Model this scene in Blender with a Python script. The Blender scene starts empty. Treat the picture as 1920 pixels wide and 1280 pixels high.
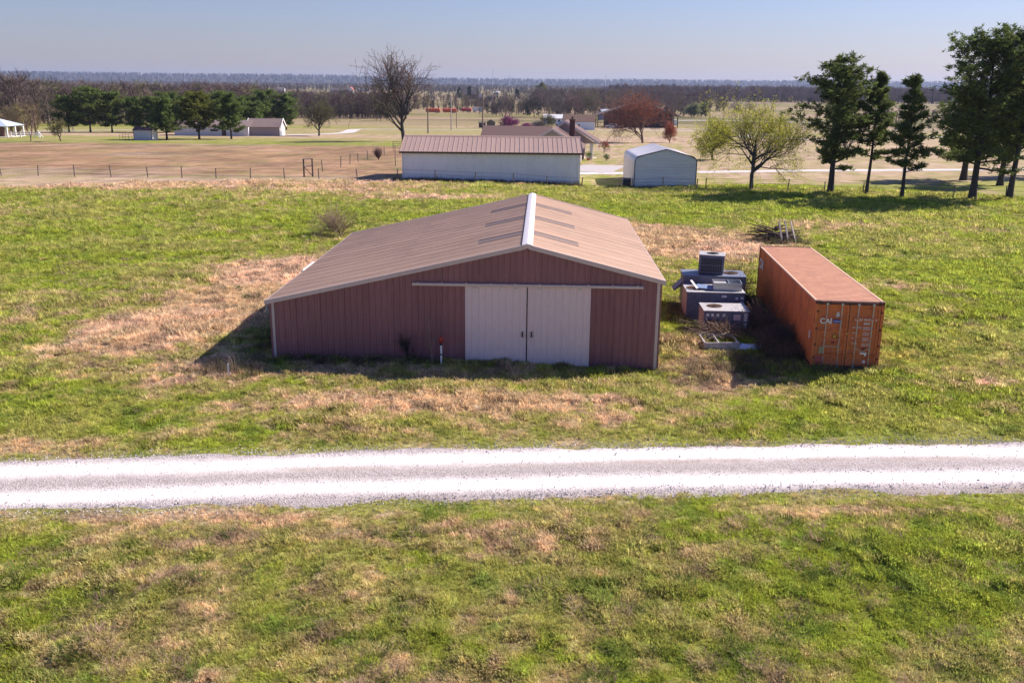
import bpy, math, random
import numpy as np
from mathutils import Vector, Matrix

# ------------------------------------------------------------------ camera, sky, sun, exposure
scene = bpy.context.scene
rad = math.radians
PITCH, ROLL, CAM_H = 0.26861, 0.0099, 10.03
cam_data = bpy.data.cameras.new('camera')
cam_data.sensor_width = 36.0
cam_data.lens = 1746.2 / 1920 * 36.0
cam_data.clip_end = 30000
cam = bpy.data.objects.new('camera', cam_data)
scene.collection.objects.link(cam)
_F = Vector((0, math.cos(PITCH), -math.sin(PITCH)))
_R = Vector((1, 0, 0)); _U = Vector((0, math.sin(PITCH), math.cos(PITCH)))
_R2 = _R * math.cos(ROLL) + _U * math.sin(ROLL)
_U2 = -_R * math.sin(ROLL) + _U * math.cos(ROLL)
cam.matrix_world = Matrix(((_R2.x, _U2.x, -_F.x, 0), (_R2.y, _U2.y, -_F.y, 0), (_R2.z, _U2.z, -_F.z, CAM_H), (0, 0, 0, 1)))
scene.camera = cam

SUN_AZ, SUN_EL = rad(63.5), rad(37)          # azimuth clockwise from +Y (the way the camera looks)
world = bpy.data.worlds.new('World'); scene.world = world; world.use_nodes = True
wn = world.node_tree.nodes; wn.clear()
sky = wn.new('ShaderNodeTexSky'); sky.sky_type = 'NISHITA'; sky.sun_disc = False
sky.sun_elevation = SUN_EL; sky.sun_rotation = SUN_AZ
sky.altitude = 200; sky.air_density = 1.35; sky.dust_density = 0.4; sky.ozone_density = 5.0
bg = wn.new('ShaderNodeBackground'); bg.inputs['Strength'].default_value = 0.051
wo = wn.new('ShaderNodeOutputWorld')
tint = wn.new('ShaderNodeMix'); tint.data_type = 'RGBA'; tint.blend_type = 'MULTIPLY'; tint.inputs[0].default_value = 1.0; tint.inputs[7].default_value = (0.91, 0.89, 1.28, 1)   # the camera's slightly magenta white balance
world.node_tree.links.new(sky.outputs[0], tint.inputs[6]); world.node_tree.links.new(tint.outputs[2], bg.inputs['Color'])
world.node_tree.links.new(bg.outputs[0], wo.inputs['Surface'])

sun_data = bpy.data.lights.new('sun', 'SUN'); sun_data.energy = 4.9; sun_data.angle = rad(0.55)
sun_data.color = (1.0, 0.90, 0.82)
sun = bpy.data.objects.new('sun', sun_data); scene.collection.objects.link(sun)
sun_dir = Vector((math.sin(SUN_AZ) * math.cos(SUN_EL), math.cos(SUN_AZ) * math.cos(SUN_EL), math.sin(SUN_EL)))
sun.rotation_euler = sun_dir.to_track_quat('Z', 'Y').to_euler()

scene.view_settings.view_transform = 'Standard'; scene.view_settings.look = 'None'
scene.view_settings.exposure = 0.95; scene.view_settings.gamma = 1.0
scene.view_settings.use_curve_mapping = False
scene.cycles.use_denoising = True
scene.cycles.max_bounces = 6; scene.cycles.diffuse_bounces = 3; scene.cycles.glossy_bounces = 2
scene.cycles.transmission_bounces = 3; scene.cycles.transparent_max_bounces = 6; scene.cycles.volume_bounces = 0

# ------------------------------------------------------------------ helpers
random.seed(11); RNG = np.random.default_rng(11)
COL = scene.collection

def tag(o, label=None, cat=None, group=None, kind=None):
    if label: o['label'] = label
    if cat: o['category'] = cat
    if group: o['group'] = group
    if kind: o['kind'] = kind
    return o

def empty(name, loc=(0, 0, 0), rz=0.0, label=None, cat=None, group=None):
    o = bpy.data.objects.new(name, None); COL.objects.link(o)
    o.location = loc; o.rotation_euler = (0, 0, rz); o.empty_display_size = 0.3
    return tag(o, label, cat, group)

class MB:
    """collects geometry; build() links it as one mesh object"""
    def __init__(s): s.v = []; s.f = []
    def quad(s, a, b, c, d):
        n = len(s.v); s.v += [tuple(a), tuple(b), tuple(c), tuple(d)]; s.f.append((n, n + 1, n + 2, n + 3)); return s
    def poly(s, pts):
        n = len(s.v); s.v += [tuple(p) for p in pts]; s.f.append(tuple(range(n, n + len(pts)))); return s
    def box(s, x0, x1, y0, y1, z0, z1):
        n = len(s.v)
        s.v += [(x0, y0, z0), (x1, y0, z0), (x1, y1, z0), (x0, y1, z0), (x0, y0, z1), (x1, y0, z1), (x1, y1, z1), (x0, y1, z1)]
        s.f += [tuple(n + i for i in q) for q in ((0, 3, 2, 1), (4, 5, 6, 7), (0, 1, 5, 4), (1, 2, 6, 5), (2, 3, 7, 6), (3, 0, 4, 7))]
        return s
    def prism(s, prof, ax, t0, t1):
        """closed polygon prof (2-D) extruded along axis ax ('x','y','z') from t0 to t1"""
        def P(p, t): return {'x': (t, p[0], p[1]), 'y': (p[0], t, p[1]), 'z': (p[0], p[1], t)}[ax]
        n = len(s.v); k = len(prof)
        s.v += [P(p, t0) for p in prof] + [P(p, t1) for p in prof]
        s.f.append(tuple(n + i for i in range(k))); s.f.append(tuple(n + k + i for i in reversed(range(k))))
        for i in range(k):
            j = (i + 1) % k; s.f.append((n + i, n + k + i, n + k + j, n + j))
        return s
    def bar(s, a, b, w, h=None):
        """rectangular bar from a to b"""
        h = h or w; a = Vector(a); b = Vector(b); d = (b - a).normalized()
        up = Vector((0, 0, 1)) if abs(d.z) < 0.95 else Vector((0, 1, 0))
        r = d.cross(up).normalized() * (w / 2); u = r.cross(d).normalized() * (h / 2)
        n = len(s.v)
        for p in (a, b): s.v += [tuple(p - r - u), tuple(p + r - u), tuple(p + r + u), tuple(p - r + u)]
        s.f += [tuple(n + i for i in q) for q in ((0, 1, 2, 3), (7, 6, 5, 4), (0, 4, 5, 1), (1, 5, 6, 2), (2, 6, 7, 3), (3, 7, 4, 0))]
        return s
    def tube(s, pts, radii, k=5, cap=False):
        n0 = len(s.v); m = len(pts)
        ca = [(math.cos(2 * math.pi * i / k), math.sin(2 * math.pi * i / k)) for i in range(k)]
        for i in range(m):
            p = pts[i]; q = pts[min(i + 1, m - 1)]; o = pts[max(i - 1, 0)]
            dx, dy, dz = q[0] - o[0], q[1] - o[1], q[2] - o[2]
            L = math.sqrt(dx * dx + dy * dy + dz * dz) or 1e-6; dx /= L; dy /= L; dz /= L
            if abs(dz) < 0.9: ax, ay, az = -dy, dx, 0.0
            else: ax, ay, az = 0.0, -dz, dy
            L = math.sqrt(ax * ax + ay * ay + az * az) or 1e-6; ax /= L; ay /= L; az /= L
            bx, by, bz = dy * az - dz * ay, dz * ax - dx * az, dx * ay - dy * ax
            r = radii[i]
            for c, sn in ca:
                s.v.append((p[0] + r * (c * ax + sn * bx), p[1] + r * (c * ay + sn * by), p[2] + r * (c * az + sn * bz)))
        for i in range(m - 1):
            for j in range(k):
                j2 = (j + 1) % k; a = n0 + i * k
                s.f.append((a + j, a + j2, a + k + j2, a + k + j))
        if cap:
            s.f.append(tuple(n0 + j for j in reversed(range(k)))); s.f.append(tuple(n0 + (m - 1) * k + j for j in range(k)))
        return s
    def cyl(s, a, b, r, k=12): return s.tube([a, b], [r, r], k, True)
    def grid(s, rows):
        """rows of equally many points"""
        n = len(s.v); c = len(rows[0])
        for r in rows: s.v += [tuple(p) for p in r]
        for i in range(len(rows) - 1):
            for j in range(c - 1):
                a = n + i * c + j; s.f.append((a, a + 1, a + c + 1, a + c))
        return s
    def mesh(s, name, mat=None, smooth=False):
        me = bpy.data.meshes.new(name); me.from_pydata(s.v, [], s.f)
        if mat: me.materials.append(mat)
        if smooth: me.shade_smooth()
        me.update(); return me
    def build(s, name, mat, parent=None, smooth=False, loc=None, rot=None):
        o = bpy.data.objects.new(name, s.mesh(name, mat, smooth)); COL.objects.link(o)
        if parent: o.parent = parent
        if loc: o.location = loc
        if rot: o.rotation_euler = rot
        return o

def put(name, me, parent=None, loc=(0, 0, 0), rot=(0, 0, 0), scale=None):
    o = bpy.data.objects.new(name, me); COL.objects.link(o); o.location = loc; o.rotation_euler = rot
    if parent: o.parent = parent
    if scale: o.scale = scale if isinstance(scale, (tuple, list)) else (scale,) * 3
    return o

def bevel(o, w, seg=2):
    m = o.modifiers.new('bevel', 'BEVEL'); m.width = w; m.segments = seg; m.limit_method = 'ANGLE'; m.angle_limit = rad(40); return o

_M = {}
def mat(name, c, rough=0.6, var=0.12, scale=3.0, metal=0.0, bump=0.0, bscale=40.0, c2=None, mix=(0.45, 0.6), spec=0.5, stretch=None, detail=6.0, rnd=0.045):
    """procedural principled material: base colour with noise variation, an optional second colour in patches, optional bump"""
    if name in _M: return _M[name]
    m = bpy.data.materials.new(name); m.use_nodes = True; nt = m.node_tree; N = nt.nodes; Lk = nt.links.new
    p = N['Principled BSDF']; p.inputs['Roughness'].default_value = rough; p.inputs['Metallic'].default_value = metal
    p.inputs['Specular IOR Level'].default_value = spec
    tc = N.new('ShaderNodeNewGeometry'); mp = N.new('ShaderNodeMapping'); Lk(tc.outputs['Position'], mp.inputs[0])
    if stretch: mp.inputs['Scale'].default_value = stretch
    nz = N.new('ShaderNodeTexNoise'); nz.inputs['Scale'].default_value = scale; nz.inputs['Detail'].default_value = detail
    nz.inputs['Roughness'].default_value = 0.65; Lk(mp.outputs[0], nz.inputs['Vector'])
    col = None
    if c2:
        r = N.new('ShaderNodeValToRGB'); r.color_ramp.elements[0].position = mix[0]; r.color_ramp.elements[1].position = mix[1]
        r.color_ramp.elements[0].color = (*c, 1); r.color_ramp.elements[1].color = (*c2, 1)
        Lk(nz.outputs['Fac'], r.inputs[0]); col = r.outputs[0]
    hs = N.new('ShaderNodeHueSaturation'); mr = N.new('ShaderNodeMapRange')
    mr.inputs[1].default_value = 0.25; mr.inputs[2].default_value = 0.75; mr.inputs[3].default_value = 1 - var; mr.inputs[4].default_value = 1 + var
    n2 = N.new('ShaderNodeTexNoise'); n2.inputs['Scale'].default_value = scale * 2.7; n2.inputs['Detail'].default_value = 5; Lk(mp.outputs[0], n2.inputs['Vector'])
    Lk(n2.outputs['Fac'], mr.inputs[0])
    oi = N.new('ShaderNodeObjectInfo'); ro = N.new('ShaderNodeMapRange'); ro.inputs[3].default_value = 1 - rnd; ro.inputs[4].default_value = 1 + rnd; Lk(oi.outputs['Random'], ro.inputs[0])
    mm = N.new('ShaderNodeMath'); mm.operation = 'MULTIPLY'; Lk(mr.outputs[0], mm.inputs[0]); Lk(ro.outputs[0], mm.inputs[1]); Lk(mm.outputs[0], hs.inputs['Value'])
    if col: Lk(col, hs.inputs['Color'])
    else: hs.inputs['Color'].default_value = (*c, 1)
    Lk(hs.outputs[0], p.inputs['Base Color'])
    if bump:
        b = N.new('ShaderNodeBump'); b.inputs['Strength'].default_value = bump; b.inputs['Distance'].default_value = 0.02
        n3 = N.new('ShaderNodeTexNoise'); n3.inputs['Scale'].default_value = bscale; n3.inputs['Detail'].default_value = 4
        Lk(tc.outputs['Position'], n3.inputs['Vector']); Lk(n3.outputs['Fac'], b.inputs['Height']); Lk(b.outputs[0], p.inputs['Normal'])
    _M[name] = m; return m

def leafmat(name, c, trans=0.35, var=0.3, attr=None, hue=0.02):
    """diffuse + translucent leaf material; colour varies per face island, or follows an instance attribute"""
    if name in _M: return _M[name]
    m = bpy.data.materials.new(name); m.use_nodes = True; nt = m.node_tree; N = nt.nodes; Lk = nt.links.new
    N.remove(N['Principled BSDF']); out = N['Material Output']
    geo = N.new('ShaderNodeNewGeometry'); hs = N.new('ShaderNodeHueSaturation')
    mr = N.new('ShaderNodeMapRange'); mr.inputs[3].default_value = 1 - var; mr.inputs[4].default_value = 1 + var
    Lk(geo.outputs['Random Per Island'], mr.inputs[0]); Lk(mr.outputs[0], hs.inputs['Value'])
    mh = N.new('ShaderNodeMapRange'); mh.inputs[3].default_value = 0.5 - hue; mh.inputs[4].default_value = 0.5 + hue
    Lk(geo.outputs['Random Per Island'], mh.inputs[0]); Lk(mh.outputs[0], hs.inputs['Hue'])
    if attr:
        a = N.new('ShaderNodeAttribute'); a.attribute_type = 'INSTANCER'; a.attribute_name = attr; Lk(a.outputs['Color'], hs.inputs['Color'])
    else: hs.inputs['Color'].default_value = (*c, 1)
    d = N.new('ShaderNodeBsdfDiffuse'); t = N.new('ShaderNodeBsdfTranslucent'); mx = N.new('ShaderNodeMixShader'); mx.inputs[0].default_value = trans
    Lk(hs.outputs[0], d.inputs[0]); Lk(hs.outputs[0], t.inputs[0]); Lk(d.outputs[0], mx.inputs[1]); Lk(t.outputs[0], mx.inputs[2]); Lk(mx.outputs[0], out.inputs[0])
    _M[name] = m; return m

# value noise on the ground plane
_TAB = np.random.default_rng(5).random((256, 256))
def vnoise(x, y):
    xi = np.floor(x).astype(int); yi = np.floor(y).astype(int); fx = x - xi; fy = y - yi
    fx = fx * fx * (3 - 2 * fx); fy = fy * fy * (3 - 2 * fy)
    g = lambda a, b: _TAB[a & 255, b & 255]
    return (g(xi, yi) * (1 - fx) + g(xi + 1, yi) * fx) * (1 - fy) + (g(xi, yi + 1) * (1 - fx) + g(xi + 1, yi + 1) * fx) * fy
def fbm(x, y, sc, octv=4, seed=0):
    x = np.asarray(x, float) / sc + seed * 17.3; y = np.asarray(y, float) / sc + seed * 7.7
    a = 1.0; s = 0; n = 0
    for _ in range(octv):
        s = s + a * vnoise(x, y); n += a; a *= 0.55; x = x * 2.03 + 11.1; y = y * 2.03 + 5.3
    return s / n
def sstep(a, b, x):
    t = np.clip((np.asarray(x, float) - a) / (b - a), 0, 1); return t * t * (3 - 2 * t)
def sp(x, k): return k * np.logaddexp(0, np.asarray(x, float) / k)

# ------------------------------------------------------------------ terrain
def T0(x, y):
    """broad relief: level yard, then a long gentle fall to the valley floor and a slow rise beyond"""
    return -0.02 * (sp(y - 105, 10) - sp(y - 415, 10)) + 0.0022 * sp(y - 1200, 100)
def T(x, y):
    x = np.asarray(x, float); y = np.asarray(y, float)
    z = T0(x, y) - 0.33 * np.exp(-((x - 6.0) / 5.0) ** 2 - ((y - 32.0) / 2.6) ** 2)
    z = z - 0.40 * np.exp(-((x - 10.0) / 11.0) ** 2 - ((y - 101.0) / 8.0) ** 2)
    near = np.exp(-np.maximum(0, np.hypot(x, y - 30) - 20) / 40)
    onroad = 1 - sstep(2.1, 3.0, np.abs(y - road_c(x)))
    z = z + near * (1 - onroad) * (0.14 * (fbm(x, y, 2.2, 3, 1) - 0.5) + 0.12 * sstep(.42, .8, fbm(x, y, 0.8, 2, 2)) * sstep(2.4, 5.0, np.abs(y - road_c(x))))
    return z - 0.02 * onroad
def road_c(x):
    """centre line of the gravel road"""
    x = np.asarray(x, float); return 23.32 + 0.078 * x - 0.0013 * np.minimum(np.abs(x), 40.0) ** 2
def Tz(x, y): return float(T(x, y))

# ------------------------------------------------------------------ ground colour: what grows where
GREEN = np.array([0.258, 0.285, 0.043]); DKGREEN = np.array([0.140, 0.190, 0.038]); OLIVE = np.array([0.33, 0.29, 0.11])
STRAW = np.array([0.46, 0.34, 0.21]); PINK = np.array([0.52, 0.375, 0.27]); ORANGE = np.array([0.46, 0.24, 0.12]); BROWN = np.array([0.22, 0.145, 0.10])
PATCH = [ # cx, cy, rx, ry, dryness added
    (-15.2, 36.8, 2.9, 3.3, 1.05), (-12.8, 43.0, 3.4, 5.4, 1.25), (-12.2, 50.5, 4.0, 4.0, 1.1), (-11.0, 33.0, 2.0, 1.6, .5), (-12.0, 30.9, 2.5, 1.2, .35),
    (12.0, 61.0, 6.0, 6.0, 1.3), (8.5, 66.0, 3.0, 4.0, 1.1), (-6.0, 86.0, 6.0, 2.6, .75), (24.0, 70.0, 5.0, 2.2, .5), (21.0, 47.5, 2.2, 1.3, .5),
    (6.9, 33.5, 1.5, 3.6, .6), (8.0, 31.4, 2.2, 1.0, .3), (-3.0, 28.8, 6.0, 1.0, .55), (-1.5, 27.4, 7.5, 1.5, .24), (2.0, 29.3, 3.2, 0.5, .4),
    (-4.0, 32.0, 5.0, 1.3, .35), (-13.5, 24.8, 2.2, .6, .6), (-6.0, 19.7, 6.0, 1.1, .22), (2.0, 19.2, 5.0, .9, .24), (-9.0, 20.4, 4.0, .45, .6),
    (10.0, 17.5, 5.0, 2.0, -.15), (12.0, 28.0, 6.0, 2.4, -.22), (-14.0, 27.2, 4.0, 1.8, -.35), (25.0, 45.0, 12.0, 20.0, -.28), (-27.0, 55.0, 12.0, 22.0, -.20),
    (-5.0, 73.0, 14.0, 9.0, -.32), (14.0, 79.0, 20.0, 8.0, -.32), (40.0, 84.0, 24.0, 9.0, -.35), (6.2, 45.0, 1.5, 8.0, -.2), (-30.0, 34.0, 10.0, 4.0, .2), (-45, 72.0, 8, 4, .4),
    (18.0, 31.2, 4.0, .35, .6), (16.0, 28.3, 3.0, .8, .3), (-26.0, 43.0, 5.0, 2.0, .35), (7.5, 21.0, 3.2, .3, .4), (-4, 15.5, 9, 2.0, .04), (4.0, 15.0, 4.0, 2.2, -.05),
    (-20.0, 190.0, 60.0, 4.0, -.5), (34.0, 100.0, 16.0, 3.0, -.6), (60.0, 104.0, 16.0, 6.0, -.55), (19, 108, 8, 4, -.4)]
def ground_dry(x, y):
    D = 0.34 + np.zeros_like(x)
    for cx, cy, rx, ry, a in PATCH: D = D + a * np.exp(-(((x - cx) / rx) ** 2 + ((y - cy) / ry) ** 2) ** 1.3)
    D = D + 0.62 * sstep(88, 96, y + 4 * fbm(x, y, 9, 2, 9)) * sstep(-2, -16, x) * (1 - sstep(175, 190, y))
    D = D + 0.45 * sstep(99, 104, y) * sstep(8, 18, x) * (1 - sstep(230, 260, y))
    D = D + 0.18 * (1 - sstep(24, 16, y)) * 0
    return D
def ground_col(x, y, fine=True):
    x = np.asarray(x, float); y = np.asarray(y, float)
    n1 = fbm(x, y, 7, 3, 3); n2 = fbm(x, y, 1.7, 3, 4); n3 = fbm(x, y, 0.55, 3, 5)
    D = ground_dry(x, y) + 0.30 * (n1 - 0.5) + 0.55 * (n2 - 0.5) + 0.5 * (fbm(x, y, 0.25, 2, 6) - 0.5) + (1.15 * (n3 - 0.5) if fine else 0)
    far = sstep(180, 260, y)
    nf = fbm(x / 4.0, y, 60, 3, 6); nf2 = fbm(x / 6, y, 22, 3, 7)
    D = D * (1 - far) + far * (0.55 + 1.9 * (nf - 0.5) + 1.2 * (nf2 - 0.5))
    D = D * (1 - sstep(500, 900, y)) + sstep(500, 900, y) * (0.45 + 1.2 * (nf - 0.5))
    D = D[..., None]
    g = GREEN + (OLIVE - GREEN) * sstep(0.40, 0.72, fbm(x, y, 3.1, 3, 8))[..., None] * 0.55
    g = g + (DKGREEN - g) * sstep(0.54, 0.74, fbm(x, y, 0.8, 3, 12))[..., None] * 0.65
    s = STRAW + (PINK - STRAW) * (sstep(0.35, 0.65, fbm(x, y, 5, 2, 13)) * (.25 + .75 * sstep(23, 33, y)))[..., None]
    left = (sstep(104, 110, y) * sstep(-4, -16, x) * (1 - sstep(178, 190, y)) * sstep(0.25, 0.6, fbm(x / 1.5, y, 12, 4, 14)))[..., None]
    s = s + (ORANGE - s) * left * 0.6
    s = s + (BROWN - s) * sstep(0.50, 0.78, fbm(x, y, 0.9, 3, 15))[..., None] * 0.65
    o = OLIVE[None] if False else OLIVE
    c = g + (o - g) * sstep(0.18, 0.52, D); c = c + (s - c) * sstep(0.46, 0.92, D)
    lf = (sstep(100, 106, y) * (1 - sstep(178, 190, y)) * sstep(0, -14, x))[..., None]; c = c * (1 - lf * (0.62 - 0.72 * fbm(x, y * .8, 6.0, 4, 19)[..., None]))
    fl = far[..., None]
    f2 = far * sstep(300, 420, y); fc = np.array([0.27, 0.185, 0.135]); c = c * (1 - 0.5 * f2[..., None]) + fc * 0.5 * f2[..., None]; c = c * (1 - .35 * (f2 * sstep(.5, .62, fbm(x / 5, y, 30, 3, 29)))[..., None])
    return np.clip(c, 0.005, 0.9)
# ------------------------------------------------------------------ ground sheet, roads, drives
def axis(lo, hi, c, d0, k):
    a = [c]
    while a[-1] < hi: a.append(a[-1] + d0 + k * abs(a[-1] - c))
    b = [c]
    while b[-1] > lo: b.append(b[-1] - d0 - k * abs(b[-1] - c))
    return np.array(b[:0:-1] + a)
def sheet(name, X, Y, Z, m, C=None, kind='structure'):
    r, c = X.shape; me = bpy.data.meshes.new(name)
    me.vertices.add(r * c); me.vertices.foreach_set('co', np.stack([X, Y, Z], -1).astype(np.float32).ravel())
    i = np.arange(r * c).reshape(r, c); q = np.stack([i[:-1, :-1], i[:-1, 1:], i[1:, 1:], i[1:, :-1]], -1).reshape(-1, 4)
    me.loops.add(q.size); me.loops.foreach_set('vertex_index', q.astype(np.int32).ravel())
    me.polygons.add(len(q)); me.polygons.foreach_set('loop_start', (np.arange(len(q)) * 4).astype(np.int32))
    me.update(calc_edges=True); me.shade_smooth()
    if C is not None:
        a = me.color_attributes.new('col', 'FLOAT_COLOR', 'POINT')
        a.data.foreach_set('color', np.concatenate([C.reshape(-1, 3), np.ones((r * c, 1))], 1).astype(np.float32).ravel())
    me.materials.append(m); o = bpy.data.objects.new(name, me); COL.objects.link(o); o['kind'] = kind; return o

def ground_material():
    m = bpy.data.materials.new('grassland'); m.use_nodes = True; nt = m.node_tree; N = nt.nodes; Lk = nt.links.new
    p = N['Principled BSDF']; p.inputs['Roughness'].default_value = 0.95; p.inputs['Specular IOR Level'].default_value = 0.1
    at = N.new('ShaderNodeAttribute'); at.attribute_name = 'col'
    tc = N.new('ShaderNodeTexCoord')
    n1 = N.new('ShaderNodeTexNoise'); n1.inputs['Scale'].default_value = 9; n1.inputs['Detail'].default_value = 7; n1.inputs['Roughness'].default_value = 0.7
    n2 = N.new('ShaderNodeTexNoise'); n2.inputs['Scale'].default_value = 0.55; n2.inputs['Detail'].default_value = 8; n2.inputs['Roughness'].default_value = 0.7
    Lk(tc.outputs['Object'], n1.inputs['Vector']); Lk(tc.outputs['Object'], n2.inputs['Vector'])
    r1 = N.new('ShaderNodeMapRange'); r1.inputs[1].default_value = 0.3; r1.inputs[2].default_value = 0.7; r1.inputs[3].default_value = 0.5; r1.inputs[4].default_value = 1.45
    r2 = N.new('ShaderNodeMapRange'); r2.inputs[1].default_value = 0.3; r2.inputs[2].default_value = 0.7; r2.inputs[3].default_value = 0.60; r2.inputs[4].default_value = 1.10
    Lk(n1.outputs['Fac'], r1.inputs[0]); Lk(n2.outputs['Fac'], r2.inputs[0])
    mu = N.new('ShaderNodeMath'); mu.operation = 'MULTIPLY'; Lk(r1.outputs[0], mu.inputs[0]); Lk(r2.outputs[0], mu.inputs[1])
    hs = N.new('ShaderNodeHueSaturation'); Lk(at.outputs['Color'], hs.inputs['Color']); Lk(mu.outputs[0], hs.inputs['Value'])
    Lk(hs.outputs[0], p.inputs['Base Color'])
    b = N.new('ShaderNodeBump'); b.inputs['Strength'].default_value = 0.9; b.inputs['Distance'].default_value = 0.06
    n3 = N.new('ShaderNodeTexNoise'); n3.inputs['Scale'].default_value = 5; n3.inputs['Detail'].default_value = 9; n3.inputs['Roughness'].default_value = 0.75
    Lk(tc.outputs['Object'], n3.inputs['Vector']); Lk(n3.outputs['Fac'], b.inputs['Height']); Lk(b.outputs[0], p.inputs['Normal'])
    return m
gx = axis(-9000, 9000, 0, 0.22, 0.027); gy = axis(-260, 9000, 27, 0.17, 0.021)
GX, GY = np.meshgrid(gx, gy)
sheet('ground', GX, GY, T(GX, GY), ground_material(), ground_col(GX, GY))

def road_material():
    """crushed white limestone: two packed wheel tracks, loose grey gravel between and along the edges"""
    m = bpy.data.materials.new('limestone_gravel'); m.use_nodes = True; nt = m.node_tree; N = nt.nodes; Lk = nt.links.new
    p = N['Principled BSDF']; p.inputs['Roughness'].default_value = 0.9; p.inputs['Specular IOR Level'].default_value = 0.2
    at = N.new('ShaderNodeAttribute'); at.attribute_name = 'col'
    tc = N.new('ShaderNodeTexCoord')
    vo = N.new('ShaderNodeTexVoronoi'); vo.inputs['Scale'].default_value = 26; Lk(tc.outputs['Object'], vo.inputs['Vector'])
    n1 = N.new('ShaderNodeTexNoise'); n1.inputs['Scale'].default_value = 2.2; n1.inputs['Detail'].default_value = 8; n1.inputs['Roughness'].default_value = 0.75
    Lk(tc.outputs['Object'], n1.inputs['Vector'])
    sep = N.new('ShaderNodeSeparateColor'); Lk(at.outputs['Color'], sep.inputs[0])
    ad = N.new('ShaderNodeMath'); ad.operation = 'MULTIPLY_ADD'; ad.inputs[1].default_value = 0.75; Lk(n1.outputs['Fac'], ad.inputs[0]); Lk(sep.outputs[0], ad.inputs[2])
    ramp = N.new('ShaderNodeMapRange'); ramp.inputs[1].default_value = 0.50; ramp.inputs[2].default_value = 0.95; Lk(ad.outputs[0], ramp.inputs[0])
    st = N.new('ShaderNodeMix'); st.data_type = 'RGBA'; Lk(vo.outputs['Color'], st.inputs[0])
    st.inputs[6].default_value = (0.25, 0.215, 0.205, 1); st.inputs[7].default_value = (0.50, 0.44, 0.425, 1)
    mx = N.new('ShaderNodeMix'); mx.data_type = 'RGBA'; Lk(ramp.outputs[0], mx.inputs[0]); Lk(st.outputs[2], mx.inputs[6]); mx.inputs[7].default_value = (0.68, 0.625, 0.605, 1)
    dirt = N.new('ShaderNodeMix'); dirt.data_type = 'RGBA'; Lk(sep.outputs[1], dirt.inputs[0]); Lk(mx.outputs[2], dirt.inputs[6]); dirt.inputs[7].default_value = (0.30, 0.22, 0.17, 1)
    Lk(dirt.outputs[2], p.inputs['Base Color'])
    b = N.new('ShaderNodeBump'); b.inputs['Strength'].default_value = 0.5; b.inputs['Distance'].default_value = 0.03
    Lk(vo.outputs['Distance'], b.inputs['Height']); Lk(b.outputs[0], p.inputs['Normal'])
    return m
rx = axis(-260, 260, 0, 0.2, 0.012); rt = np.linspace(-1, 1, 41)
RXX, RTT = np.meshgrid(rx, rt)
_e1 = 1.80 + 0.95 * (fbm(RXX, RXX * 0 + 3, 1.6, 4, 21) - 0.5) + 0.25 * (fbm(RXX, RXX * 0, 9, 2, 23) - .5)
_e2 = 1.80 + 0.95 * (fbm(RXX, RXX * 0 + 9, 1.6, 4, 22) - 0.5)
ROFF = np.where(RTT > 0, RTT * _e1, RTT * _e2)
RYY = road_c(RXX) + ROFF
def wob(x, s): return 0.36 * (fbm(x, x * 0 + s, 6, 3, s) - 0.5)
trk = np.maximum(np.exp(-np.abs((ROFF - 0.84 - wob(RXX, 31)) / 0.60) ** 2.4), np.exp(-np.abs((ROFF + 0.88 - wob(RXX, 32)) / 0.54) ** 2.4))
dirtm = np.clip(np.exp(-(np.abs(ROFF - 0.35) / 0.16) ** 2) * 0.5 * sstep(.4, .7, fbm(RXX, RYY, 2.5, 3, 33)) + 0.6 * sstep(1.45, 1.75, -ROFF) * sstep(.35, .65, fbm(RXX, RYY, 2, 3, 34)), 0, 0.75)
edge = sstep(0.80, 1.0, np.abs(RTT))
RZ = T(RXX, RYY) + 0.035 * (1 - edge) - 0.02 * edge + 0.03 * np.exp(-(ROFF / 0.3) ** 2) - 0.012 * trk + 0.012
sheet('gravel_road', RXX, RYY, RZ, road_material(), np.stack([trk * 0.62, dirtm, trk * 0], -1))

def ribbon(name, pts, w, m, dz=0.012):
    """a drive following the ground along a polyline"""
    P = []
    for i in range(len(pts) - 1):
        a = Vector(pts[i]); b = Vector(pts[i + 1]); n = max(2, int((b - a).length / 2))
        P += [a.lerp(b, t / n) for t in range(n)]
    P.append(Vector(pts[-1])); P = np.array([tuple(p) for p in P])
    for _ in range(6): P[1:-1] = (P[:-2] + 2 * P[1:-1] + P[2:]) / 4
    d = np.gradient(P, axis=0); d /= np.linalg.norm(d, axis=1)[:, None]; nrm = np.stack([-d[:, 1], d[:, 0]], 1)
    t = np.linspace(-.5, .5, 7); XY = P[None] + nrm[None] * (t[:, None, None] * w)
    return sheet(name, XY[..., 0], XY[..., 1], T(XY[..., 0], XY[..., 1]) + dz + 0.05 * sstep(120, 300, XY[..., 1]), m)
conc = mat('pale_concrete', (0.52, 0.47, 0.45), 0.9, 0.12, 0.6, bump=0.2)
ribbon('driveway', [(6.0, 114.5), (13, 115.6), (23, 118.4), (37.4, 123.2), (68.5, 129.6), (130, 140)], 3.2, conc)
ribbon('driveway', [(9.2, 117.0), (11.0, 124.0), (12.6, 130.0)], 6.0, mat('drive_gravel', (0.40, 0.36, 0.35), 0.95, 0.2, 3), 0.03)
ribbon('lane', [(-170, 240), (-131, 246), (-108, 268), (-80, 270), (-62, 262)], 3.2, conc)
ribbon('lane', [(-57, 238), (-49, 250), (-46, 262), (-50, 300), (-34, 303), (60, 318)], 4.0, conc)
ribbon('lane', [(35, 352), (66, 341), (105, 356), (220, 372)], 4.0, conc)
ribbon('lane', [(300, 330), (160, 300), (110, 268), (79, 240), (62, 262), (79, 290), (64, 330)], 4.5, conc)
ribbon('lane', [(70, 470), (95, 478), (150, 460)], 6.0, conc)

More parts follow.
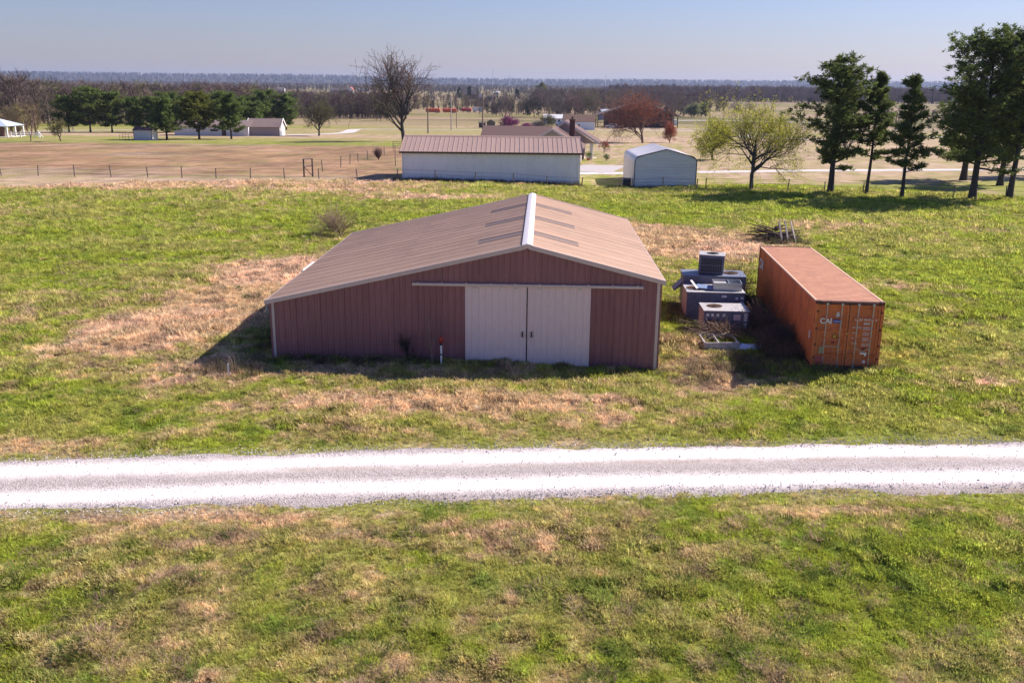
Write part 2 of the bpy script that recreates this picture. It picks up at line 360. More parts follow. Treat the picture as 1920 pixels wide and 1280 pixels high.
# far low hills
def hills():
    m = mat('wooded_hills', (0.060, 0.062, 0.055), 1.0, 0.5, 0.010, c2=(0.10, 0.085, 0.075), mix=(0.35, 0.65), spec=0.0)
    x = np.linspace(-9000, 9000, 700); rows = []
    t = np.linspace(0, 1, 16); X, TT = np.meshgrid(x, t)
    Y = 5200 + 1900 * TT + 300 * np.sin(X / 2100)
    crest = 24 + 26 * fbm(X, X * 0, 2600, 3, 41) + 5 * fbm(X, TT * 400, 240, 4, 42)
    crest = crest + 12 * sstep(-300, -1500, X)
    Z = T0(X, Y) + crest * np.sin(np.clip(TT * 1.15, 0, 1) * math.pi / 2) - 3 * (TT < 0.01) + 4 * fbm(X, Y, 60, 3, 43) - 2
    sheet('hills', X, Y, Z, m); return X, Y, Z
HILL = hills()
# ------------------------------------------------------------------ ribbed sheet metal
def ribprof(w, pitch, ribw, ribh, big=None, seam=0.9):
    """cross-section of one sheet of width w: list of (distance, height); the lap rib at each edge is taller"""
    n = max(1, round(w / pitch)); p = w / n; P = [(0.0, (big or ribh))]
    for i in range(n):
        h0 = (big or ribh) if i == 0 else ribh; h1 = (big or ribh) if i == n - 1 else ribh
        a = i * p; P[-1] = (a, h0)
        P += [(a + ribw * .35, h0), (a + ribw, 0.0), (a + p / 2, 0.0), (a + p / 2 + ribw * .3, ribh * .22), (a + p / 2 + ribw * .6, 0.0), (a + p - ribw, 0.0), (a + p - ribw * .35, h1), (a + p, h1)]
    return P
def ribsheet(prof, A, B):
    """A(s,h), B(s,h): the two ends of the sheet"""
    return MB().grid([[A(s, h) for s, h in prof], [B(s, h) for s, h in prof]])

maroon = mat('maroon_siding', (0.245, 0.100, 0.108), 0.45, 0.10, 1.2, stretch=(6, 6, .6), c2=(0.285, 0.125, 0.135), mix=(.4, .7), rnd=.09)
tanroof = mat('tan_roof_metal', (0.56, 0.375, 0.265), 0.55, 0.09, 0.5, stretch=(.6, 2, 2), c2=(0.49, 0.33, 0.24), mix=(.4, .65), spec=0.25)
beige = mat('beige_trim', (0.58, 0.45, 0.41), 0.45, 0.06, 2)
doorm = mat('pale_door_metal', (0.72, 0.56, 0.55), 0.45, 0.06, 1.5, stretch=(5, 5, .7))
capm = mat('ridge_metal_glint', (0.78, 0.70, 0.68), 0.35, 0.05, 2)  # near-white colour stands in for the sun's glint off the ridge cap
skylm = mat('fibreglass', (0.26, 0.195, 0.17), 0.4, 0.25, 5, c2=(0.40, 0.29, 0.24), mix=(.35, .65), stretch=(2, 6, 2))
whitep = mat('white_paint', (0.78, 0.77, 0.76), 0.5, 0.05, 2)
blackm = mat('black_iron', (0.02, 0.02, 0.022), 0.5, 0.2, 5)
galv = mat('galvanised', (0.42, 0.44, 0.47), 0.35, 0.15, 6, metal=0.6)
darkwood = mat('dark_wood', (0.10, 0.07, 0.055), 0.9, 0.3, 4)

BARN = empty('metal_barn', (0.52, 33.48, 0), -0.0297, 'maroon metal barn with tan gable roof, lean-to and two pale sliding doors', 'barn')
A_, ML, BR_, ZR, ZM, ZE, BL_ = 9.73, 5.06, 5.06, 4.43, 3.17, 2.20, 16.43
ZML = 3.26
def barn_roof(u):
    if u < -ML: return ZML - (ZML - ZE) * (-u - ML) / (A_ - ML)
    return ZR - (ZR - (ZML if u < 0 else ZM)) * abs(u) / ML
UL, UR, V0, V1 = -9.53, 4.90, 0.10, BL_ - 0.10
def zbot(u): return -0.26 if u > 1 else (-0.02 - 0.10 * (u + 9.5) / 10.5)
SW = 0.914
def barn_end(v, sign, opening):
    u = UL; k = 0
    while u < UR - 0.02:
        w = min(SW, UR - u)
        pr_ = ribprof(w, 0.2285, 0.034, 0.030, 0.050)
        inop = opening and (u + w > -2.25 and u < 2.33)
        lo = (lambda s: 2.80) if inop else (lambda s: zbot(u + s))
        cuts = sorted({0.0, w} | {c - u for c in (-ML, 0.0) if 0 < c - u < w})
        A = lambda s, h: (u + s, v - sign * h, lo(s)); B = lambda s, h: (u + s, v - sign * h, barn_roof(u + s) - 0.05)
        pr2 = sorted(pr_ + [(c, np.interp(c, [q[0] for q in pr_], [q[1] for q in pr_])) for c in cuts[1:-1]])
        ribsheet(pr2, A, B).build('wall_panel', maroon, BARN)
        if inop and u < -2.25: ribsheet(ribprof(-2.2 - u, .2285, .034, .030, .050), lambda s, h: (u + s, v - sign * h, zbot(u + s)), lambda s, h: (u + s, v - sign * h, 2.80)).build('wall_panel', maroon, BARN)
        if inop and u + w > 2.33: ribsheet(ribprof(u + w - 2.28, .2285, .034, .030, .050), lambda s, h: (2.28 + s, v - sign * h, zbot(2.3 + s)), lambda s, h: (2.28 + s, v - sign * h, 2.80)).build('wall_panel', maroon, BARN)
        u += SW
barn_end(V0, 1, True); barn_end(V1, -1, False)
NSH = 18; RW = BL_ / NSH
def side_mesh(u, out, zt):
    return ribsheet(ribprof(RW, 0.2285, 0.034, 0.030, 0.050), lambda s, h: (u + out * h, s, -0.3), lambda s, h: (u + out * h, s, zt)).mesh('wall_panel', maroon)
sl = side_mesh(UL, -1, ZE); sr = side_mesh(UR, 1, ZM)
rp = ribprof(RW, RW / 4, 0.034, 0.018, 0.022)
def rsheet(u0, z0, u1, z1):
    d = Vector((u1 - u0, 0, z1 - z0)).normalized(); n = Vector((-d.z, 0, d.x)); n = n if n.z > 0 else -n
    return ribsheet(rp, lambda s, h: (u0 + n.x * h, s, z0 + n.z * h), lambda s, h: (u1 + n.x * h, s, z1 + n.z * h)).mesh('roof_sheet', tanroof)
r1 = rsheet(0, ZR, -ML, ZML); r2 = rsheet(-ML, ZML - 0.002, -A_, ZE); r3 = rsheet(0, ZR, BR_, ZM)
for k in range(NSH):
    y = k * RW
    if 0 < k < NSH - 1 or True:
        put('wall_panel', sl, BARN, (0, y, 0)) if V0 <= y + .2 else None
        put('wall_panel', sr, BARN, (0, y, 0))
    for me in (r1, r2, r3): put('roof_sheet', me, BARN, (0, y, 0))
for k in (3, 8, 13):
    for sg in (-1, 1):
        sl_ = (ZR - (ZML if sg < 0 else ZM)) / ML; f = lambda u, h: (sg * u, ZR - sl_ * u + h)
        ribsheet(ribprof(RW - .03, RW / 4, 0.034, 0.018, 0.028), lambda s, h: (sg * 0.22, k * RW + .015 + s, ZR - sl_ * .22 + h + .006), lambda s, h: (sg * 1.98, k * RW + .015 + s, ZR - sl_ * 1.98 + h + .006)).build('skylight_panel', skylm, BARN)
# trims
def rake(v0, v1, ua, ub):
    za, zb = barn_roof(ua), barn_roof(ub)
    return MB().prism([(ua, za + .035), (ub, zb + .035), (ub, zb - .13), (ua, za - .13)], 'y', v0, v1)
for v0, v1 in ((-.03, .05), (BL_ - .05, BL_ + .03)):
    for ua, ub in ((-ML, -.12), (-A_ - .02, -ML), (.12, BR_ + .02)): rake(v0, v1, ua, ub).build('rake_trim', beige, BARN)
    MB().prism([(-.12, barn_roof(-.12) + .045), (0, ZR + .05), (.12, barn_roof(.12) + .045), (.12, barn_roof(.12) - .13), (0, ZR - .10), (-.12, barn_roof(-.12) - .13)], 'y', v0 - .004, v1).build('rake_trim', beige, BARN)
MB().box(-A_ - .03, -A_ + .02, .05, BL_ - .05, ZE - .10, ZE + .004).build('eave_trim', beige, BARN)
MB().box(BR_ - .02, BR_ + .03, .05, BL_ - .05, ZM - .10, ZM + .004).build('eave_trim', beige, BARN)
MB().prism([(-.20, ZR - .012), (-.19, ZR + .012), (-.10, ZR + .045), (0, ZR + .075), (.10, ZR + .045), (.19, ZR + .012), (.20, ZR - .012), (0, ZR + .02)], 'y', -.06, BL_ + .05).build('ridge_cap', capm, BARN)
for u0, u1, zb, zt in ((UL - .03, UL + .11, -.05, ZE - .08), (UR - .12, UR + .03, -.27, ZM - .06)):
    MB().box(u0, u1, V0 - .05, V0 + .09, zb, zt).build('corner_trim', beige, BARN); MB().box(u0, u1, V1 - .09, V1 + .05, zb, zt).build('corner_trim', beige, BARN)
tr = MB().box(-4.22, 4.27, -.06, .085, 2.885, 2.985).build('door_track', beige, BARN); bevel(tr, .012)
for u0, u1, zl, zr2, hx in ((-2.27, .00, -.05, -.10, -.14), (.045, 2.36, -.10, -.14, .20)):
    dr = ribsheet(ribprof(u1 - u0, 0.253, .022, .020, .022), lambda s, h: (u0 + s, .03 - h, zl + (zr2 - zl) * s / (u1 - u0)), lambda s, h: (u0 + s, .03 - h, 2.90)).build('sliding_door', doorm, BARN)
    MB().prism([(u0, zl), (u1, zr2), (u1, zr2 + .06), (u0, zl + .06)], 'y', .012, .055).build('bottom_rail', doorm, dr)
    for e in (u0, u1 - .035): MB().box(e, e + .035, .010, .057, zl + .0, 2.89).build('edge_rail', doorm, dr)
    hd = MB().box(hx - .025, hx + .025, -.045, .012, .98, 1.20).build('door_handle', blackm, dr); bevel(hd, .01)
for u in np.linspace(-4.0, 4.05, 10): MB().box(u - .03, u + .03, -.068, -.058, 2.90, 3.02).build('track_bracket', beige, BARN)
for u in (-1.9, -.4, .45, 1.95): MB().box(u - .05, u + .05, -.03, .012, 2.80, 2.885).build('door_hanger', galv, BARN)
MB().box(-2.15, 2.25, .5, .55, 2.79, 2.86).build('door_header', darkwood, BARN)
MB().box(-A_ - .10, -A_ - .03, 5.9, 7.9, ZE - .07, ZE + .02).build('gutter', whitep, BARN)
bevel(MB().prism([(-.06, .0), (.06, .0), (.09, .22), (-.09, .22)], 'x', 0, .16).build('downspout_elbow', galv, BARN, loc=(-9.86, .28, 1.72), rot=(0.2, .5, .3)), .015)
for u in (-7.0, -4.5, 3.9): MB().box(u, u + .12, .14, .26, -.5, barn_roof(u) - .1).build('frame_post', darkwood, BARN)

# ------------------------------------------------------------------ shipping container
CW, CL, CH = 2.438, 12.192, 2.591
CONT = empty('shipping_container', (11.10, 33.15, Tz(12, 34) + .02), -0.0824, 'long rust-orange corrugated steel shipping container with closed cargo doors', 'container')
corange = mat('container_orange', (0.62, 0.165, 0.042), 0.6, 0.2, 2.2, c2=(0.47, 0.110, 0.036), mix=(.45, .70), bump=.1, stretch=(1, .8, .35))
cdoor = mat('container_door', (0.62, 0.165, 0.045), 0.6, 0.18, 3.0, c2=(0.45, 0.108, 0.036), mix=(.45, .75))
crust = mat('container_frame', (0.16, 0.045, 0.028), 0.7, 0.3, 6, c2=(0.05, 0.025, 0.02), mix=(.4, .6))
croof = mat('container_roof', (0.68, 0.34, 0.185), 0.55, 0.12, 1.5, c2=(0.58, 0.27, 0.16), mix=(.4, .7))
cpale = mat('container_rail', (0.70, 0.46, 0.32), 0.6, 0.2, 6)
blkpaint = mat('black_gasket', (0.03, 0.02, 0.02), 0.7, 0.3, 8)
def corr(x, out):
    P = []; p = .278; d = .036; y = .17; n = int((CL - .34) / p)
    p = (CL - .34) / n
    for i in range(n):
        P += [(y + i * p, 0), (y + i * p + .07, 0), (y + i * p + .138, d), (y + i * p + .21, d)]
    P.append((CL - .17, 0))
    return MB().grid([[(x - out * h, s, .16) for s, h in P], [(x - out * h, s, CH - .07) for s, h in P]])
corr(.015, -1).build('side_wall', corange, CONT); corr(CW - .015, 1).build('side_wall', corange, CONT)
P = []; n = 52; p = (CL - .5) / n
for i in range(n): P += [(.25 + i * p, 0), (.25 + i * p + .06, 0), (.25 + i * p + .10, .035), (.25 + i * p + .17, .035)]
P = [(.0, 0)] + P + [(CL - .0, 0)]
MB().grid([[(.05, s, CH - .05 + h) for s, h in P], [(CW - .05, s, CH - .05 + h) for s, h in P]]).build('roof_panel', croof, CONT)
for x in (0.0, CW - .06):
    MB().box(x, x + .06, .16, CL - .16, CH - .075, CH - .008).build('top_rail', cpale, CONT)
    MB().box(x, x + .06, .16, CL - .16, .0, .162).build('bottom_rail', crust, CONT)
for x in (0.0, CW - .10):
    for y in (0.02, CL - .16): MB().box(x, x + .10, y, y + .14, .12, CH - .12).build('corner_post', corange if y < 1 else crust, CONT)
for y, w in ((.03, .12), (CL - .13, .12)):
    MB().box(.10, CW - .10, y, y + w, CH - .13, CH - .012).build('header_rail', crust, CONT)
    MB().box(.10, CW - .10, y, y + w, .01, .14).build('sill_rail', crust, CONT)
for x in (-.004, CW - .174):
    for y in (-.004, CL - .174):
        for z in (-.004, CH - .114):
            cc = MB().box(x, x + .178, y, y + .178, z, z + .118).build('corner_casting', crust, CONT); bevel(cc, .01)
MB().box(.1, CW - .1, CL - .06, CL - .03, .14, CH - .13).build('end_wall', corange, CONT)
MB().box(.06, CW - .06, .1, CL - .1, .10, .16).build('floor', darkwood, CONT)
def text(body, size, loc, rot, parent, m, off=0.0, align='LEFT', name='lettering', sx=1.0):
    cu = bpy.data.curves.new(name, 'FONT'); cu.body = body; cu.size = size; cu.extrude = 0.0015; cu.offset = off; cu.align_x = align
    t_ = bpy.data.objects.new(name, cu); me = bpy.data.meshes.new_from_object(t_); me.name = name; me.materials.clear(); me.materials.append(m)
    bpy.data.objects.remove(t_); o = bpy.data.objects.new(name, me); COL.objects.link(o); o.parent = parent; o.location = loc; o.rotation_euler = rot; o.scale.x = sx; return o
ltr = mat('white_lettering', (0.75, 0.73, 0.72), 0.6, 0.12, 30)
FR = (rad(90), 0, 0)
doors = []
for di, (x0, x1) in enumerate(((.115, 1.205), (1.235, CW - .115))):
    zs = [.15, .20]; pr_ = [(.15, 0), (.22, 0)]
    nb = 5; b0, b1 = .24, CH - .18; bh = (b1 - b0) / nb
    for i in range(nb):
        a = b0 + i * bh; pr_ += [(a, 0), (a + .05, .032), (a + bh - .09, .032), (a + bh - .04, 0)]
    pr_ += [(CH - .14, 0)]
    rows = [[(x, .06 + (h if 0 < j < 3 else 0), z) for z, h in pr_] for j, x in enumerate((x0 + .07, x0 + .085, x1 - .085, x1 - .07))]
    d = MB().grid(rows).build('cargo_door', cdoor, CONT); doors.append(d)
    for xa, xb in ((x0, x0 + .07), (x1 - .07, x1)): MB().box(xa, xb, .045, .085, .15, CH - .14).build('door_frame', cdoor, d)
    for xa in (x0 - .012, x1 + .0): MB().box(xa, xa + .014, .05, .08, .15, CH - .14).build('door_gasket', blkpaint, d)
    for bx in (x0 + .29, x1 - .27):
        MB().cyl((bx, .012, .10), (bx, .012, CH - .06), .019, 8).build('locking_bar', galv, d)
        for z in (.13, CH - .11, .55, 1.22, 1.95): MB().box(bx - .045, bx + .045, -.012, .046, z - .03, z + .03).build('bar_bracket', galv if z < .2 or z > 2.2 else cdoor, d)
        dx = .26 if bx < (x0 + x1) / 2 else -.26
        MB().bar((bx, -.01, .86 + .04 * (di == 0)), (bx + dx, -.015, .84 - (.10 if di else -.05)), .035, .02).build('door_handle', galv, d)
    for hz in (.45, .95, 1.55, 2.2):
        hx = x0 - .07 if di == 0 else x1 + .0
        MB().box(hx, hx + .07, .004, .05, hz - .04, hz + .04).build('hinge', crust, d)
D0, D1 = doors
yf = .040
text('CAI', .27, (.19, yf + .0, 1.75), FR, CONT and D0, ltr, .010, sx=.98)
MB().box(.66, .96, yf - .004, yf + .004, 1.77, 1.90).build('blue_decal', mat('blue_decal', (.03, .07, .35), .5, .1, 9), D0)
text('INTERMODAL', .045, (.675, yf - .008, 1.815), FR, D0, ltr, .001)
bear = MB(); 
for cx, cz, r in ((.80, 2.05, .055), (.815, 2.13, .045), (.79, 2.16, .028), (.83, 2.05, .05)): bear.cyl((cx, yf, cz), (cx, yf + .006, cz), r, 14)
bear.build('white_emblem', ltr, D0)
text('CAIU', .115, (1.44, yf, 1.88), FR, D1, ltr, .003); text('411754', .115, (1.76, yf, 1.88), FR, D1, ltr, .003)
text('8', .10, (2.17, yf, 1.88), FR, D1, ltr, .002); text('42G1', .11, (1.76, yf, 1.74), FR, D1, ltr, .003)
for i, (a, b, c) in enumerate((('MAX.GROSS', '30,480 KG', '67,200 LB'), ('TARE', '3,700 KG', '8,160 LB'), ('NET', '26,780 KG', '59,040 LB'), ('CU.CAP.', '67.7 CU.M', '2,390 CU.FT'))):
    z = 1.60 - i * .20; text(a, .062, (1.37, yf, z), FR, D1, ltr, .001); text(b, .062, (1.76, yf, z), FR, D1, ltr, .001); text(c, .062, (1.76, yf, z - .07), FR, D1, ltr, .001)
yel = mat('yellow_decal', (.65, .38, .03), .5, .1, 9)
MB().prism([(.66, 1.21), (.87, 1.21), (.765, 1.40)], 'y', yf - .002, yf + .004).build('warning_border', blkpaint, D0)
MB().prism([(.69, 1.225), (.84, 1.225), (.765, 1.365)], 'y', yf - .006, yf).build('warning_triangle', yel, D0)
MB().box(.245, .42, yf - .002, yf + .01, .60, .86).build('paper_placard', mat('old_paper', (.38, .33, .17), .8, .25, 12), D0)
MB().box(.15, .44, yf - .001, yf + .02, .26, .50).build('pink_patch', mat('faded_red_paint', (.48, .10, .085), .7, .25, 9), D0)
rd = mat('red_decal', (.30, .03, .03), .5, .1, 9)
MB().box(.66, .78, yf - .002, yf + .006, .98, 1.08).build('red_decal', rd, D0); MB().box(1.78, 1.92, yf - .002, yf + .006, .76, .86).build('red_decal', rd, D1)
MB().box(1.74, 1.98, yf - .002, yf + .006, .61, .68).build('white_decal', ltr, D1); MB().box(1.90, 1.97, yf - .002, yf + .006, .54, .61).build('white_decal', ltr, D1)
MB().cyl((1.91, yf, .33), (1.91, yf + .012, .33), .055, 16).build('round_decal', ltr, D1)
MB().cyl((1.215, .02, 1.37), (1.215, .06, 1.37), .028, 10).build('yellow_seal', yel, D0)
text('CAI', .62, (-.003, CL - .35, 1.62), (rad(90), 0, rad(-90)), CONT, ltr, .02, sx=1.0)
text('CAIU 411754', .10, (-.003, 1.75, 2.25), (rad(90), 0, rad(-90)), CONT, ltr, .002) if False else None
MB().box(-.008, .02, .62, .70, 1.02, 1.32).build('white_decal', ltr, CONT); MB().box(-.012, .02, .72, .86, 1.92, 2.02).build('vent_cover', yel, CONT)
# ------------------------------------------------------------------ discarded air-conditioning units
hgrey = mat('unit_grey', (0.125, 0.14, 0.215), 0.5, 0.15, 3, c2=(0.085, 0.095, 0.15), mix=(.4, .7))
htop = mat('unit_top', (0.46, 0.44, 0.43), 0.5, 0.2, 4, c2=(0.33, 0.31, 0.31), mix=(.45, .7))
hpink = mat('unit_side', (0.36, 0.26, 0.26), 0.6, 0.15, 3)
hdark = mat('coil_dark', (0.018, 0.022, 0.035), 0.6, 0.3, 20)
hrust = mat('rusty_fan', (0.14, 0.075, 0.045), 0.8, 0.4, 15)
sticker = mat('sticker', (0.70, 0.70, 0.72), 0.6, 0.1, 20)
def fan(parent, x, y, z, r, m):
    f = MB()
    for rr in (r, r * .8, r * .6, r * .4, r * .2): f.tube([(x + rr * math.cos(a), y + rr * math.sin(a), z + .012) for a in np.linspace(0, 2 * math.pi, 25)], [.008] * 25, 4)
    for a in np.linspace(0, math.pi, 5)[:-1]: f.bar((x - r * math.cos(a), y - r * math.sin(a), z + .02), (x + r * math.cos(a), y + r * math.sin(a), z + .02), .012)
    g = f.build('fan_guard', m, parent)
    MB().cyl((x, y, z + .002), (x, y, z + .005), r, 24).build('fan_opening', m if m is hrust else hdark, g)
    b = MB()
    for k in range(4):
        a = k * math.pi / 2 + .4; c, s = math.cos(a), math.sin(a); c2, s2 = math.cos(a + .7), math.sin(a + .7)
        b.poly([(x + .1 * r * c, y + .1 * r * s, z + .007), (x + .9 * r * c, y + .9 * r * s, z + .007), (x + .9 * r * c2, y + .9 * r * s2, z + .011), (x + .1 * r * c2, y + .1 * r * s2, z + .009)])
    b.build('fan_blade', hrust, g)
def hvac(loc, rz, w, d, h, label, side=None, top=None, tilt=(0, 0)):
    t = empty('air_conditioner', loc, rz, label, 'air conditioner', 'discarded air conditioners'); t.rotation_euler = (tilt[0], tilt[1], rz)
    c = MB().box(0, w, 0, d, .06, h - .02).build('cabinet', hgrey, t); bevel(c, .015)
    bevel(MB().box(-.025, w + .025, -.025, d + .025, h - .02, h + .015).build('top_cover', top or htop, t), .01)
    for x in (.05, w - .17): MB().box(x, x + .12, -.01, d + .01, 0, .058).build('base_rail', blackm, t)
    if side: MB().box(-.008, -.002, .03, d - .03, .1, h - .06).build('side_panel', side, t)
    return t
def grille(t, x0, x1, z0, z1, y=-.012, vert=True, n=14):
    MB().box(x0, x1, y, y + .008, z0, z1).build('coil', hdark, t)
    g = MB()
    for i in range(n + 1):
        if vert: x = x0 + (x1 - x0) * i / n; g.box(x - .006, x + .006, y - .012, y - .002, z0, z1)
        else: z = z0 + (z1 - z0) * i / n; g.box(x0, x1, y - .012, y - .002, z - .006, z + .006)
    for z in (z0, (z0 + z1) / 2, z1): g.box(x0 - .01, x1 + .01, y - .016, y - .012, z - .012, z + .012)
    g.build('grille', hgrey, t)
zA = Tz(9, 38)
uA = hvac((8.03, 37.92, zA), -.05, 1.87, 1.45, .90, 'low grey rooftop unit with pale top, stickers and fan, nearest the barn doors side', hpink)
uA['label'] = 'lowest grey air conditioner with pale top behind tangled branches, nearest of the pile'
fan(uA, .55, .85, .915, .33, hrust); grille(uA, .12, .75, .18, .55)
for x in (.10, .30, .52, .78): MB().box(x, x + .11, -.006, 0.0, .66, .78).build('sticker', sticker, uA)
MB().box(1.22, 1.52, -.006, 0.0, .52, .76).build('data_plate', mat('pink_label', (.52, .40, .44), .6, .1, 20), uA)
for z0, z1 in ((.12, .40), (.48, .82)): MB().box(1.66, 1.80, -.006, 0.0, z0, z1).build('pale_strip', sticker, uA)
MB().box(1.20, 1.205, -.008, .0, .10, .86).build('panel_seam', hdark, uA)
uB = hvac((7.72, 40.25, Tz(9, 41)), -.06, 2.52, 1.70, 1.30, 'wide blue-grey air conditioner in the middle carrying an open duct frame', hpink)
fan(uB, .38, .85, 1.315, .33, hrust)
for x in np.linspace(.08, .88, 9): MB().box(x - .008, x + .008, -.014, 0, .12, 1.15).build('slat', hgrey, uB)
for x in (.98, 1.75): MB().box(x, x + .006, -.006, .0, .10, 1.22).build('panel_seam', hdark, uB)
for x, z in ((1.52, 1.08), (2.12, 1.0), (2.34, 1.02)): MB().box(x, x + .12 + .1 * (x < 1.6), -.006, 0, z, z + .10).build('sticker', sticker, uB)
MB().box(2.33, 2.47, -.006, 0, .55, .90).build('pale_strip', sticker, uB)
MB().box(1.78, 1.95, -.004, 0, .78, .88).build('scrape', sticker, uB, rot=(0, .5, 0), loc=(.3, 0, .9)) if False else None
uC = hvac((7.90, 42.35, Tz(9, 43)), -.09, 2.85, 1.45, 1.50, 'rear blue-grey air conditioner at the back carrying a smaller unit', None, mat('unit_bluetop', (.16, .18, .25), .5, .15, 3))
fan(uC, 2.25, .8, 1.515, .36, hrust); grille(uC, .15, 1.3, .3, 1.1)
wing = MB().prism([(0, .0), (-.42, -.42), (-.40, -.46), (0, -.20)], 'y', .2, 1.1).build('rain_hood', hgrey, uC, loc=(0, 0, 1.18))
uD = hvac((8.62, 42.62, Tz(9, 43) + 1.515), -.20, 1.14, .95, .92, 'small grey air conditioner with barred coil perched on top of the pile', None, None, (0, rad(1.5)))
grille(uD, .10, 1.05, .12, .80, n=9); fan(uD, .60, .48, .935, .28, hdark)
for z0, z1 in ((.14, .8),): MB().box(-.012, -.004, .1, .85, z0, z1).build('side_coil', hdark, uD)
# loose sheet-metal on the middle unit
dk = empty('duct_frame', (8.92, 40.55, Tz(9, 41) + 1.318), -.12, 'open galvanised duct frame lying on the middle air conditioner', 'duct')
for b in ((0, 1.25, 0, .03, 0, .34), (0, 1.25, .85, .88, 0, .34), (0, .03, .032, .848, 0, .34), (1.22, 1.25, .032, .848, 0, .34), (.68, .71, .032, .848, 0.04, .33)):
    MB().box(*b).build('duct_side', galv, dk)
MB().box(.04, .66, .05, .83, .24, .26).build('duct_plate', htop, dk)
pn = MB().box(0, .72, 0, .50, 0, .03).build('sheet_metal', mat('blue_panel', (.20, .27, .42), .4, .15, 3), None, loc=(8.22, 40.62, Tz(9, 41) + 1.40), rot=(rad(8), rad(4), -.15))
tag(pn, 'loose pale blue metal sheet lying on the middle air conditioner', 'sheet metal')
tag(MB().box(0, .10, 0, .62, 0, .03).build('steel_strip', whitep, None, loc=(8.16, 40.55, Tz(9, 41) + 1.38), rot=(rad(25), 0, .35)), 'narrow white metal strip tilted up beside the rusty fan', 'strip')
# curb frame and plastic sheet on the ground
cf = empty('roof_curb', (7.62, 35.60, Tz(8, 36)), -.02, 'low white metal roof curb with two openings lying in the weeds', 'curb')
MB().prism([(0, 0), (1.42, 0), (1.40, .34), (.06, .30)], 'y', 0, .05).build('curb_side', htop, cf)
for b in ((.02, 1.40, 1.45, 1.50, 0, .30), (0.02, .07, .055, 1.445, 0, .30), (1.36, 1.41, .055, 1.445, 0, .30), (.58, .62, .055, 1.445, .18, .30)): MB().box(*b).build('curb_side', htop, cf)
MB().box(.1, 1.3, .1, 1.4, .0, .02).build('curb_floor', blackm, cf)
MB().box(.75, 1.05, .5, .72, .06, .12).build('loose_flashing', whitep, cf, rot=(.2, .3, .4))
def crumple(name, w, d, h, m, loc, rz, seed, n=18):
    r = np.random.default_rng(seed); rows = []
    for i in range(n):
        row = []
        for j in range(n):
            u, v = i / (n - 1), j / (n - 1); e = min(1, 4 * u * (1 - u) * 1.6) * min(1, 4 * v * (1 - v) * 1.6)
            row.append(((u - .5) * w + r.normal(0, .01), (v - .5) * d + r.normal(0, .01), .01 + h * e * (.45 + .55 * float(fbm(u * 5 + seed, v * 5, 1, 3, 3))) ))
        rows.append(row)
    return MB().grid(rows).build(name, m, None, True, loc, (0, 0, rz))
tag(crumple('plastic_sheet', 1.35, .62, .20, mat('pale_plastic', (.55, .60, .70), .35, .1, 4), (9.55, 35.75, Tz(9.5, 35.7)), -.1, 3), 'crumpled pale blue-white plastic sheet beside the roof curb', 'plastic sheet')

# ------------------------------------------------------------------ small posts by the barn
mk = empty('marker_post', (-2.60, 32.92, Tz(-2.6, 32.92)), 0, 'white pipeline marker post with red domed cap by the barn wall', 'marker post')
MB().cyl((0, 0, -.1), (0, 0, .86), .035, 10).build('post', whitep, mk)
MB().cyl((0, 0, .80), (0, 0, .90), .045, 10).build('collar', blackm, mk)
MB().tube([(0, 0, .88), (0, 0, .93), (0, 0, 1.06), (0, 0, 1.13), (0, 0, 1.15)], [.04, .085, .10, .07, .01], 12).build('cap', mat('red_cap', (.32, .03, .02), .45, .1, 8), mk, True)
MB().cyl((0, 0, .42), (0, 0, .48), .037, 10).build('band', blackm, mk)
tag(MB().box(-.03, .03, -.012, .012, -.1, .50).build('survey_stake', whitep, None, loc=(-9.98, 31.3, Tz(-9.98, 31.3)), rot=(0, .03, .4)), 'short pale wooden stake standing in grass left of the barn', 'stake')

# ------------------------------------------------------------------ brush pile and boards behind the container
greyw = mat('weathered_wood', (.36, .31, .29), .9, .2, 4, stretch=(1, 1, .2))
bp = empty('brush_pile', (17.6, 62.5, Tz(17.6, 62.5)), 0, 'dark heap of cut branches behind the container', 'brush pile')
r = random.Random(4)
for k in range(80):
    a = r.uniform(0, math.pi * 2); rr = r.uniform(0, .9); x, y = 1.0 * rr * math.cos(a), .8 * rr * math.sin(a); z = r.uniform(.03, .95) * (1.1 - rr)
    b = r.uniform(-.5, .5) + (math.pi if r.random() < .5 else 0); L = r.uniform(.6, 1.7); sl_ = r.uniform(-.15, .3)
    MB().tube([(x, y, max(.03, z)), (x + L * .5 * math.cos(b), y + L * .5 * math.sin(b), max(.05, z + .5 * L * sl_ + r.uniform(-.05, .1))), (x + L * math.cos(b), y + L * math.sin(b), max(.04, z + L * sl_))], [.05, .04, .015], 5).build('branch', darkwood, bp)
for k, (x, y, dx, h, lb) in enumerate(((17.95, 61.6, -.20, 1.35, 'left'), (18.35, 61.5, -.25, 1.45, 'middle'), (18.85, 61.4, -.40, 1.45, 'right'))):
    tag(MB().bar((0, 0, -.1), (dx, .5, h), .13, .05).build('board', greyw, None, loc=(x, y, Tz(x, y))), '%s of three grey boards leaning up on the brush pile' % lb, 'board', 'leaning boards')
tag(MB().bar((0, 0, .03), (1.5, -1.9, .06), .16, .05).build('fence_board', greyw, None, loc=(12.9, 57.0, Tz(13.3, 56.5))), 'pale board lying on straw ground behind the container', 'board')

